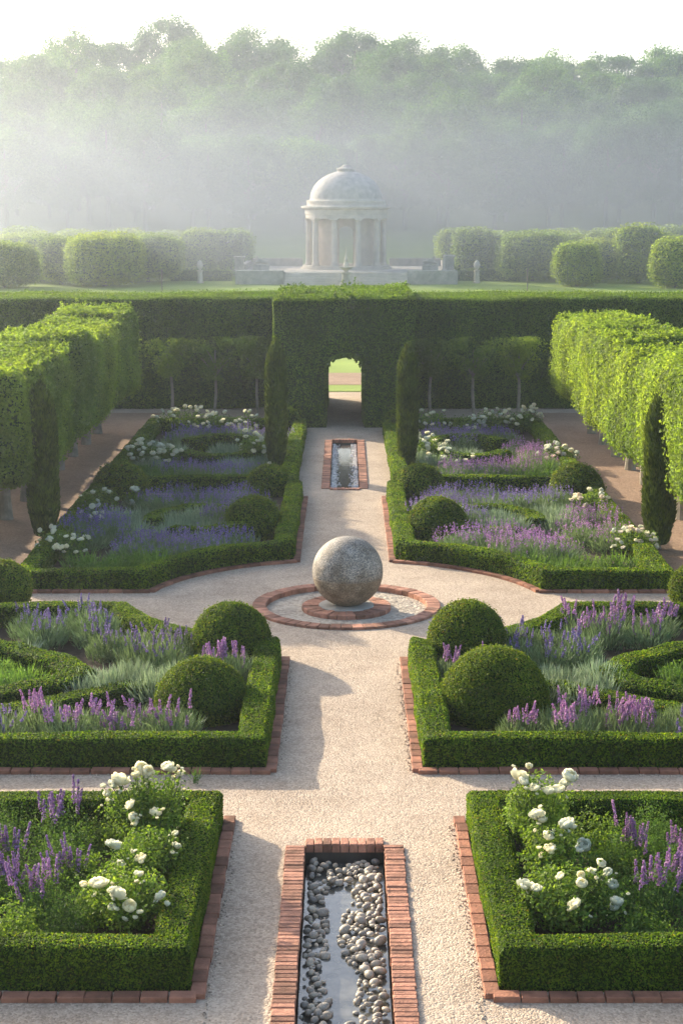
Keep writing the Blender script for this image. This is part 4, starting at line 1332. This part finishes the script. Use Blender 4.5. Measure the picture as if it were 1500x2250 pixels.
for (x, y, arr, sc, lab) in (
        (-3.05, 16.55, A_sp, 1.0, 'tall purple salvia rising over the back hedge of the nearest left bed'),
        (-2.9, 15.9, A_mist, .95, 'misty fine leaved plant behind the rose in the nearest left bed'),
        (-2.95, 14.75, A_sp, .95, 'purple salvia with thick spikes left of the front rose bush'),
        (-2.55, 15.35, A_hb, .9, 'leafy green plant between salvia and roses in the nearest left bed'),
        (-2.55, 16.5, A_hb, .8, 'leafy green plant under the back hedge of the nearest left bed'),
        (-2.62, 14.3, A_mist, .8, 'fine leaved plant behind the front hedge of the nearest left bed'),
        (-3.1, 14.15, A_hb, .8, 'leafy green plant in the front left corner of the nearest left bed'),
        (-3.45, 15.6, A_sp, 1.0, 'purple salvia cut by the left picture edge in the nearest left bed'),
        (-2.75, 15.35, A_sp, .8, 'shorter purple salvia between the tall salvias and the roses of the nearest left bed'),
        (-2.45, 14.75, A_mist, .8, 'fine leaved plant between the thick salvia and the front rose bush'),
        (-3.35, 15.0, A_sp, .9, 'purple salvia left of the thick spikes in the nearest left bed'),
        (2.6, 14.85, A_mist, .8, 'fine leaved plant between the front rose bush and the right salvias'),
        (3.5, 15.75, A_sp, .9, 'purple salvia at the right picture edge behind the thick spikes'),
        (-3.6, 16.4, A_mist, 1.0, 'misty plant at the left picture edge behind the salvias'),
        (3.0, 14.75, A_sp, 1.0, 'purple salvia with thick spikes right of the front rose bush'),
        (3.3, 15.2, A_sp, .9, 'purple salvia cut by the right picture edge'),
        (2.7, 15.6, A_hb, .95, 'leafy green plant right of the middle rose bush'),
        (2.65, 16.5, A_hb, .85, 'leafy green plant under the back hedge of the nearest right bed'),
        (3.25, 16.35, A_mist, 1.0, 'misty fine leaved plant with tiny flowers in the back of the nearest right bed'),
        (2.75, 14.15, A_hb, .75, 'leafy green plant behind the front hedge of the nearest right bed'),
        (3.35, 14.2, A_mist, .8, 'fine leaved plant in the front right corner of the nearest right bed'),
        (2.95, 15.95, A_sp, .85, 'slender purple salvia behind the leafy plants of the nearest right bed')):
    put2(arr, x, y, lab, sc)

# ------------------------------------------------------------------ beyond the hedge: terrace, temple, statues
TY = 143.5
TX = (760 - 757) / F_PX * TY
t = thing('terrace', 'broad stone terrace with steps and low walls carrying the domed temple', 'terrace', (TX, 136, 0))
mb = MB()
mb.add(*box(0, 7.6, 0, 18.1, 14.6, .98)); mb.add(*box(-7.1, .15, 0, 4.0, .7, 1.14, 0, .03)); mb.add(*box(7.1, .15, 0, 4.1, .7, 1.14, 0, .03))
mb.build('platform', M['grey_stone'], t)
mb = MB()
for k in range(5): mb.add(*box(0, -.55 + .16 * k - .0, 0, 10.0 - .004 * k, 1.5 - .3 * k + .4, .19 * (k + 1) - .002))
mb.build('steps', M['pale_stone'], t)
mb = MB()
mb.add(*lathe([(.01, 1.0), (5.2, 1.0), (5.25, .985)], 48, 0, 7.2)); mb.build('paving', M['pale_stone'], t)
mb = MB()
for s in (-1, 1):
    mb.add(*box(s * 6.2, 13.6, .9, 4.6, .45, .78, 0, .04)); mb.add(*box(s * 8.7, 9, .9, .4, 9, .6, 0, .04))
    for k in range(5): mb.add(*box(s * (4.2 + k * 1.0), 13.36, .9, .16, .05, .7))
mb.build('parapet', M['grey_stone'], t)

t = thing('domed_temple', 'pale round garden temple with columns and a stone dome in the mist', 'temple', (TX, TY, .98))
mb = MB(); mb.add(*lathe([(3.95, 0), (3.95, .16), (3.75, .16), (3.75, .32), (.01, .32)], 64)); mb.build('stylobate', M['pale_stone'], t)
col = MB()
col.add(*lathe([(.36, 0), (.36, .10), (.31, .14), (.31, .2), (.27, .24)], 20))
col.add(*lathe([(.265, .24), (.262, 1.4), (.22, 3.62)], 20))
col.add(*lathe([(.22, 3.62), (.25, 3.66), (.25, 3.7), (.23, 3.72), (.32, 3.84), (.32, 3.86)], 20)); col.add(*box(0, 0, 3.86, .68, .68, .12))
cd = col.data('column', M['pale_stone'], smooth=False)
for k in range(10):
    a = -PI / 2 + (k + .5) * 2 * PI / 10
    o = link('column', cd, t, (3.2 * math.cos(a), 3.2 * math.sin(a), .32)); o.rotation_euler = (0, 0, a)
# inner drum with tall arched openings front and back
mb = MB()
ri, ro = 2.25, 2.5
hz = 4.3
gaps = [(-PI / 2, .31, 3.3), (PI / 2, .31, 3.3), (0, .25, 3.3), (PI, .25, 3.3)]
N_ = 160
def top_of_gap(a):
    for c, hw, hh in gaps:
        d = (a - c + PI) % (2 * PI) - PI
        if abs(d) < hw: return hh - .55 + .55 * math.sqrt(max(0, 1 - (d / hw) ** 2))
    return .0
for k in range(N_):
    a0_, a1_ = -PI + 2 * PI * k / N_, -PI + 2 * PI * (k + 1) / N_
    zb0, zb1 = top_of_gap(a0_), top_of_gap(a1_)
    if (zb0 == 0) != (zb1 == 0):
        zm = 0; zb0, zb1 = (0, 0)
    P = []
    for r in (ri, ro):
        P += [(r * math.cos(a0_), r * math.sin(a0_), zb0), (r * math.cos(a1_), r * math.sin(a1_), zb1), (r * math.cos(a1_), r * math.sin(a1_), hz), (r * math.cos(a0_), r * math.sin(a0_), hz)]
    mb.add(P, [(0, 3, 2, 1), (4, 5, 6, 7), (0, 1, 5, 4), (1, 2, 6, 5), (0, 4, 7, 3)])
mb.build('inner_drum', M['warm_stone'], t, loc=(0, 0, .32))
mb = MB(); mb.add(*lathe([(2.3, 4.3), (3.0, 4.3), (3.48, 4.3), (3.48, 4.62), (3.53, 4.64), (3.53, 5.02), (3.62, 5.08), (3.86, 5.16), (3.88, 5.3), (3.6, 5.36), (3.3, 5.37), (.1, 5.37)], 72))
mb.build('entablature', M['pale_stone'], t)
mb = MB(); mb.add(*lathe([(3.35, 5.36), (3.35, 5.62), (3.4, 5.64), (3.4, 5.78), (3.15, 5.84), (3.1, 5.95)], 72)); mb.build('attic_ring', M['pale_stone'], t)
prof = [(3.08 * math.cos(a), 5.95 + 2.35 * math.sin(a)) for a in np.linspace(0, PI / 2 - .13, 18)]
mb = MB(); mb.add(*lathe(prof, 72)); mb.build('dome', M['lead'], t, smooth=True)
mb = MB(); mb.add(*lathe([(.75, 8.1), (.75, 8.36), (.82, 8.4), (.8, 8.48), (.5, 8.6), (.42, 8.66), (.2, 8.78), (.02, 8.82)], 28)); mb.build('dome_cap', M['grey_stone'], t)


def urn(name, label, cat, px, Y, parts, z0=0.0):
    t = thing(name, label, cat, ((px - 757) / F_PX * Y, Y, z0))
    for nm, prof, mat in parts:
        mb = MB(); mb.add(*lathe(prof, 20)); mb.build(nm, M[mat], t, smooth=False)
    return t


ped = [(.30, 0), (.30, .12), (.22, .16), (.20, .95), (.27, 1.0), (.27, 1.08), (.01, 1.08)]
pine = [(.10, 1.08), (.10, 1.16), (.2, 1.24), (.27, 1.42), (.26, 1.58), (.17, 1.78), (.05, 1.9), (.01, 1.92)]
urn('pinecone_finial', 'pale stone cone finial on a pedestal on the lawn left of the temple', 'statue', 443, 138, [('pedestal', ped, 'pale_stone'), ('finial', pine, 'pale_stone')])
urn('pinecone_finial', 'pale stone cone finial on a pedestal on the lawn right of the temple', 'statue', 1044, 138, [('pedestal', ped, 'pale_stone'), ('finial', pine, 'pale_stone')])
t = urn('fountain', 'tall tiered stone fountain in front of the temple steps', 'fountain', 760, 133.6,
        [('pedestal', [(.5, 0), (.5, .25), (.36, .32), (.3, .9), (.42, 1.0), (.42, 1.1), (.01, 1.1)], 'grey_stone'),
         ('basin', [(.16, 1.1), (.2, 1.25), (.55, 1.45), (.58, 1.52), (.5, 1.53), (.1, 1.45)], 'grey_stone'),
         ('figure', [(.2, 1.48), (.24, 1.65), (.13, 1.95), (.17, 2.1), (.09, 2.3), (.05, 2.5), (.02, 2.95), (.005, 3.0)], 'pale_stone')])
# reclining sphinx figures on plinths at the terrace corners
def sphinx(px, label, s):
    t = thing('sphinx_statue', label, 'statue', ((px - 757) / F_PX * 137, 137.4, .98))
    mb = MB(); mb.add(*box(0, 0, 0, 1.5, .9, .12)); mb.add(*box(0, 0, .12, 1.3, .75, .5, 0, .03)); mb.build('plinth', M['grey_stone'], t)
    me = bpy.data.meshes.new('sphinx'); P = [(0, 0, .85), (.28 * s, 0, .82), (.5 * s, 0, .76), (-.25 * s, 0, .92), (-.32 * s, 0, 1.12), (-.36 * s, 0, 1.3), (-.3 * s, -.16, .78), (-.62 * s, -.16, .68), (-.3 * s, .16, .78), (-.62 * s, .16, .68), (.62 * s, .1, .7)]
    me.from_pydata(P, [(0, 1), (1, 2), (0, 3), (3, 4), (4, 5), (3, 6), (6, 7), (3, 8), (8, 9), (2, 10)], [])
    o = link('figure', me, t); o.modifiers.new('skin', 'SKIN')
    for v, r in zip(me.skin_vertices[0].data, (.19, .2, .15, .18, .09, .12, .09, .06, .09, .06, .04)): v.radius = (r, r)
    me.skin_vertices[0].data[0].use_root = True
    sb = o.modifiers.new('sub', 'SUBSURF'); sb.levels = 1; sb.render_levels = 2
    me.materials.append(M['grey_stone'])


sphinx(575, 'reclining stone sphinx on a plinth at the left end of the terrace', 1)
sphinx(943, 'reclining stone sphinx on a plinth at the right end of the terrace', -1)
for px, h, lab in ((985, 1.35, 'stone pier standing at the right corner of the terrace'), (528, 1.25, 'stone pier standing at the left corner of the terrace')):
    t = thing('stone_pier', lab, 'pier', ((px - 757) / F_PX * 138, 138.4, .98))
    mb = MB(); mb.add(*box(0, 0, 0, .95, .8, .15)); mb.add(*box(0, 0, .15, .75, .62, h - .35)); mb.build('shaft', M['grey_stone'], t)
    mb = MB(); mb.add(*box(0, 0, h - .2, .95, .8, .18, 0, .04)); mb.build('cap', M['grey_stone'], t)
t = urn('obelisk', 'slim pale obelisk beside the right stone pier of the terrace', 'statue', 972, 137.2, [('base', [(.22, 0), (.22, .2), (.16, .24), (.01, .24)], 'pale_stone'), ('shaft', [(.14, .24), (.09, 1.25), (.01, 1.42)], 'pale_stone')], .98)

# railings running back from the lawn
for s, x0, lab in ((-1, -13.9, 'thin post and rail fence at the left edge of the temple lawn'), (1, 13.9, 'thin post and rail fence at the right edge of the temple lawn')):
    t = thing('post_fence', lab, 'fence', (x0, 126, 0))
    pd = MB(); pd.add(*tube([(0, 0, 0), (0, 0, .7), (0, 0, 1.25)], [.035, .03, .025], 6)); pdat = pd.data('post', M['iron'])
    N2 = 18
    for k in range(N2):
        o = link('post', pdat, t, (s * k * .17, k * 1.5, 0)); o.rotation_euler = (rng.normal(0, .03), rng.normal(0, .03), 0)
    for z in (.55, 1.05):
        mb = MB(); mb.add(*tube([(0, 0, z), (s * .17 * (N2 - 1) / 2, 1.5 * (N2 - 1) / 2, z - .02), (s * .17 * (N2 - 1), 1.5 * (N2 - 1), z)], .02, 5)); mb.build('rail', M['iron'], t)

# clipped trees round the temple lawn
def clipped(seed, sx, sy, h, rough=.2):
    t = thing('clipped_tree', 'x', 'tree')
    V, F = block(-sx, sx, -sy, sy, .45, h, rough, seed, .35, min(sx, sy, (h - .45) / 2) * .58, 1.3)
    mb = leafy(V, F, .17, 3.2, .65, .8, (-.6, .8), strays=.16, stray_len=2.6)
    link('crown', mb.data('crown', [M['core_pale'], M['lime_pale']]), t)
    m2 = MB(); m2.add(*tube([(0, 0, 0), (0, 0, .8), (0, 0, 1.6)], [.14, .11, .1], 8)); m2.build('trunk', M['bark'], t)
    return t


cp = {'round': clipped(801, 1.5, 1.5, 3.9), 'tall': clipped(802, 1.25, 1.3, 4.2), 'long': clipped(803, 2.3, 2.2, 3.9, .25)}
cu = set()
clip_list = [  # kind, px, distance, scale, label
    ('tall', 518, 150, 1.0, 'rounded clipped tree nearest the temple on its left'), ('tall', 445, 149, 1.02, 'rounded clipped tree second from the temple on its left'),
    ('long', 330, 140, 1.0, 'wide clipped tree block above the left fence'), ('long', 235, 133, 1.05, 'wide clipped tree block left of the left fence'),
    ('round', 175, 152, 1.05, 'pale clipped tree behind the left tree blocks'), ('round', 250, 158, 1.0, 'clipped tree in the back row left of the temple, over the wide block'),
    ('round', 100, 140, 1.0, 'clipped tree between the wide block and the far left trees'), ('long', 15, 131, .9, 'clipped tree cut by the left picture edge'), ('round', 60, 156, 1.1, 'clipped tree in the misty back row at the far left'),
    ('round', 380, 158, 1.0, 'clipped tree in the back row, over the left fence end'),
    ('tall', 995, 152, 1.0, 'narrow clipped tree nearest the temple on its right'), ('tall', 1038, 145, 1.05, 'rounded clipped tree just right of the terrace'),
    ('round', 1105, 152, 1.0, 'clipped tree behind the gap right of the terrace'), ('long', 1165, 142, 1.05, 'wide clipped tree block above the right fence'),
    ('round', 1262, 133, .9, 'yellow green clipped tree right of the wide block'), ('round', 1240, 156, 1.05, 'clipped tree in the back row right of the temple'),
    ('round', 1325, 150, 1.08, 'dark clipped tree between two paler trees on the right'), ('tall', 1395, 138, 1.15, 'tall pale clipped tree near the right picture edge'),
    ('long', 70, 147, 1.0, 'wide clipped tree in the middle row at the far left'), ('tall', 290, 151, 1.0, 'narrow clipped tree between the two wide blocks on the left'),
    ('tall', 140, 136, .92, 'low clipped tree before the gap left of the wide block'), ('long', 1225, 148, 1.0, 'wide clipped tree behind the yellow green one on the right'),
    ('tall', 1075, 149, .95, 'narrow clipped tree behind the one just right of the terrace'), ('round', 1300, 140, .92, 'small clipped tree between the yellow green and the tall pale trees'), ('tall', 1355, 146, 1.02, 'narrow clipped tree left of the tall pale one on the right'),
    ('tall', 1437, 142, 1.0, 'narrow clipped tree right of the tall pale one'), ('round', 1478, 131, 1.0, 'dark clipped tree cut by the right picture edge'), ('round', 1475, 152, 1.15, 'clipped tree in the misty back row at the far right'),
]
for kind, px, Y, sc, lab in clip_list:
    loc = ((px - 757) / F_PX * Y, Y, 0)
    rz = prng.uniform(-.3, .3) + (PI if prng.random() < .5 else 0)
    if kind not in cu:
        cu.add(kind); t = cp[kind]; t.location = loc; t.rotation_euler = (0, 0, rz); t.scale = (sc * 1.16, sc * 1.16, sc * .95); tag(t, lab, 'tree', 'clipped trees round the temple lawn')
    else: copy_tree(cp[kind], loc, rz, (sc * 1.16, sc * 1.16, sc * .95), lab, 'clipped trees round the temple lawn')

# low hedges on both sides of the temple lawn
for s, lab in ((-1, 'low clipped hedge on the lawn left of the terrace'), (1, 'low clipped hedge on the lawn right of the terrace')):
    V, F = block(-2.6, 2.6, -.4, .4, 0, .85, .05, 5, .3, .12)
    o = leafy(V, F, .14, 2.2, .65, .9).build('low_hedge', [M['core'], M['hornbeam']], loc=(s * 12.3, 142, 0)); tag(o, lab, 'hedge')

# ------------------------------------------------------------------ the wood on the slope
def forest_tree(seed, h, R, mat, n=22000, L=.31):
    t = thing('woodland_tree', 'x', 'tree')
    q = np.random.default_rng(seed)
    mb = MB()
    nl = 60
    Pall, Nall = [], []
    for k in range(nl):
        d = unit(q.normal(size=3)); d[2] = d[2] * .8 + .25
        c = np.array([d[0] * R * .75, d[1] * R * .75, h * .5 + d[2] * h * .40])
        rr = R * q.uniform(.16, .38)
        m = n // nl
        e = unit(q.normal(size=(m, 3)))
        rad = q.random((m, 1)) ** .33
        P = c + e * rad * rr * np.array([1, 1, .75]) * (1 + .2 * wob(e, 4, seed + k)[:, None])
        Pall.append(P); Nall.append(unit(e + np.array([0, 0, .5])))
    P, N = np.concatenate(Pall), np.concatenate(Nall)
    lv, lf = leaves(P, N, L, L * .75, .6); mb.add(lv, lf)
    link('crown', mb.data('crown', [M[mat]]), t)
    m2 = MB(); m2.add(*tube([(0, 0, -.5), (.1, 0, h * .25), (0, .1, h * .55), (0, 0, h * .8)], [h * .022, h * .018, h * .012, h * .004], 8))
    for k in range(7):
        a = q.uniform(0, 6.28); z = h * q.uniform(.25, .5)
        m2.add(*tube([(0, 0, z), (R * .35 * math.cos(a), R * .35 * math.sin(a), z + h * .14), (R * .7 * math.cos(a), R * .7 * math.sin(a), z + h * .22)], [h * .009, h * .006, h * .002], 6))
    m2.build('trunk', M['bark'], t)
    return t


fp = [forest_tree(900, 15, 6.2, 'wood'), forest_tree(901, 17, 6.8, 'wood'), forest_tree(902, 13, 6.4, 'wood'), forest_tree(903, 16, 5.6, 'wood')]
fu = [False] * 4
fr = random.Random(5)
def plant_tree(j, x, y, sc, lab, grp=None, zs=1.0):
    loc = (x, y, terrain_z(x, y) - .3); rz = fr.uniform(0, 6.28); s3 = (sc, sc, sc * zs)
    if not fu[j]:
        fu[j] = True; t = fp[j]; t.location = loc; t.rotation_euler = (0, 0, rz); t.scale = s3; tag(t, lab, 'tree', grp)
    else: copy_tree(fp[j], loc, rz, s3, lab, grp)


rows = [(187, 6.0, .72, 'on the lawn edge at the foot of the wood'), (196, 7.0, .78, 'at the foot of the misty slope'), (207, 8.0, .84, 'low on the misty slope'), (219, 8.5, .88, 'a third of the way up the misty slope'), (232, 9, .92, 'half way up the misty slope'), (246, 9, .95, 'high on the misty slope'), (262, 9, 1.0, 'near the top of the misty slope'), (280, 8.5, 1.0, 'on the skyline above the misty slope'), (293, 8.0, .92, 'behind the skyline trees above the misty slope')]
for ri_, (Y, sp_, sc, where) in enumerate(rows):
    half = Y * .235 + 6
    x = -half + fr.uniform(0, 4)
    while x < half:
        yy = Y + fr.uniform(-5, 5)
        side = 'left of' if x < -3 else ('right of' if x > 3 else 'straight above')
        lab = f'woodland tree {where}, {side} the temple'
        plant_tree(fr.randrange(4), x, yy, sc * fr.uniform(.85, 1.15), lab, f'woodland trees {where}, {side} the temple', fr.uniform(.95, 1.12))
        x += sp_ * fr.uniform(.75, 1.15)
# trees that stand out
def px_tree(px, Y): return (px - 757) / F_PX * Y
plant_tree(3, px_tree(385, 279), 279, 1.2, 'tallest tree on the skyline, left of the temple', None, 1.12)
plant_tree(1, px_tree(755, 272), 272, 1.12, 'broad domed tree on the skyline straight above the temple')
plant_tree(1, px_tree(905, 274), 274, 1.1, 'round crowned tree on the skyline just right of the dome')
plant_tree(0, px_tree(1335, 276), 276, 1.15, 'tallest tree on the skyline at the right')
plant_tree(2, px_tree(990, 222), 222, .95, 'broad light green tree standing out on the slope right of the dome')
bt = forest_tree(910, 9.5, 5.0, 'wood_pale', 16000, .24)
bt.location = (px_tree(345, 206), 206, terrain_z(-24, 206)); tag(bt, 'pale blossoming tree standing out in the mist left of the temple', 'tree')

# ------------------------------------------------------------------ air
def volume_box(name, x0, x1, y0, y1, z0, z1, dens, aniso, col):
    mb = MB(); mb.add(*box((x0 + x1) / 2, (y0 + y1) / 2, z0, x1 - x0, y1 - y0, z1 - z0))
    m, nt, N, Lk = new_mat(name + '_air')
    v = N.new('ShaderNodeVolumePrincipled')
    v.inputs['Density'].default_value = dens; v.inputs['Anisotropy'].default_value = aniso; v.inputs['Color'].default_value = (*col, 1)
    o = N.new('ShaderNodeOutputMaterial'); Lk.new(v.outputs[0], o.inputs['Volume'])
    ob = mb.build(name, m)
    return tag(ob, kind='stuff')


volume_box('haze', -320, 320, -70, 720, -1.7, 48, .00088, .80, (.73, .80, .92))

# ground mist lying on the meadow round the temple, thickest before the wood
prof = [(math.cos(a), math.sin(a)) for a in np.linspace(-PI / 2, PI / 2, 24)]
mb = MB()
V, F = lathe([(max(.001, a), b) for a, b in prof], 48)
mb.add(V * np.array([135, 36, 27]) + np.array([0, 162, -.5]), F)
m, nt, N, Lk = new_mat('mist_air')
geo = N.new('ShaderNodeNewGeometry'); sz = N.new('ShaderNodeSeparateXYZ'); Lk.new(geo.outputs['Position'], sz.inputs[0])
fall = N.new('ShaderNodeMapRange'); fall.interpolation_type = 'SMOOTHSTEP'
for k_, v_ in ((1, 1.0), (2, 22.0), (3, 1.0), (4, 0.0)): fall.inputs[k_].default_value = v_
no = N.new('ShaderNodeTexNoise'); no.inputs['Scale'].default_value = .045; no.inputs['Detail'].default_value = 2
st = N.new('ShaderNodeVectorMath'); st.operation = 'MULTIPLY'; st.inputs[1].default_value = (.5, .8, 1.6)
Lk.new(geo.outputs['Position'], st.inputs[0]); Lk.new(st.outputs[0], no.inputs['Vector'])
nr = N.new('ShaderNodeMapRange')
for k_, v_ in ((1, .3), (2, .7), (3, .65), (4, 1.35)): nr.inputs[k_].default_value = v_
wisp = N.new('ShaderNodeMath'); wisp.operation = 'MULTIPLY_ADD'; wisp.inputs[1].default_value = 7.0; Lk.new(no.outputs[0], wisp.inputs[0])
Lk.new(sz.outputs[2], wisp.inputs[2])
off_ = N.new('ShaderNodeMath'); off_.operation = 'SUBTRACT'; off_.inputs[1].default_value = 3.5; Lk.new(wisp.outputs[0], off_.inputs[0]); Lk.new(off_.outputs[0], fall.inputs[0])
Lk.new(no.outputs[0], nr.inputs[0])
m1 = N.new('ShaderNodeMath'); m1.operation = 'MULTIPLY'; Lk.new(fall.outputs[0], m1.inputs[0]); Lk.new(nr.outputs[0], m1.inputs[1])
m2 = N.new('ShaderNodeMath'); m2.operation = 'MULTIPLY'; m2.inputs[1].default_value = .021; Lk.new(m1.outputs[0], m2.inputs[0])
v = N.new('ShaderNodeVolumePrincipled'); v.inputs['Anisotropy'].default_value = .76; v.inputs['Color'].default_value = (.42, .46, .56, 1)
Lk.new(m2.outputs[0], v.inputs['Density'])
o = N.new('ShaderNodeOutputMaterial'); Lk.new(v.outputs[0], o.inputs['Volume'])
tag(mb.build('mist', m, smooth=True), kind='stuff')

# ------------------------------------------------------------------ light, sky, camera
SUN_EL = math.radians(20.5)
SUN_AZ = math.radians(-44)            # measured from +y towards +x: the sun stands behind the garden, to the left
d = Vector((math.sin(SUN_AZ) * math.cos(SUN_EL), math.cos(SUN_AZ) * math.cos(SUN_EL), math.sin(SUN_EL)))
sl = bpy.data.lights.new('sun', 'SUN'); sl.energy = 4.1; sl.angle = math.radians(.6); sl.color = (1.0, .885, .68)
so = bpy.data.objects.new('sun', sl); COL.objects.link(so)
so.rotation_euler = d.to_track_quat('Z', 'Y').to_euler()
w = bpy.data.worlds.new('World'); scene.world = w; w.use_nodes = True
nt = w.node_tree; nt.nodes.clear()
sky = nt.nodes.new('ShaderNodeTexSky'); sky.sky_type = 'NISHITA'; sky.sun_disc = False
sky.sun_elevation = SUN_EL; sky.sun_rotation = SUN_AZ; sky.dust_density = 3.0; sky.air_density = 1.0
bg = nt.nodes.new('ShaderNodeBackground'); bg.inputs[1].default_value = .15
ow = nt.nodes.new('ShaderNodeOutputWorld')
nt.links.new(sky.outputs[0], bg.inputs[0]); nt.links.new(bg.outputs[0], ow.inputs[0])

cam = bpy.data.cameras.new('camera'); cam.sensor_fit = 'VERTICAL'; cam.sensor_height = 36; cam.lens = F_PX / 2250 * 36
cam.shift_x = -7 / 2250; cam.clip_end = 2000; cam.clip_start = .1
co_ = bpy.data.objects.new('camera', cam); COL.objects.link(co_)
co_.location = (0, 0, CAM_H); co_.rotation_euler = (PI / 2 - PITCH, 0, 0)
scene.camera = co_
vs = scene.view_settings
vs.view_transform = 'Standard'; vs.look = 'None'; vs.gamma = 1; vs.use_curve_mapping = False; vs.exposure = 1.42
scene.cycles.max_bounces = 6; scene.cycles.diffuse_bounces = 3; scene.cycles.glossy_bounces = 2; scene.cycles.transmission_bounces = 4
scene.cycles.volume_bounces = 2; scene.cycles.transparent_max_bounces = 4
scene.cycles.use_denoising = True
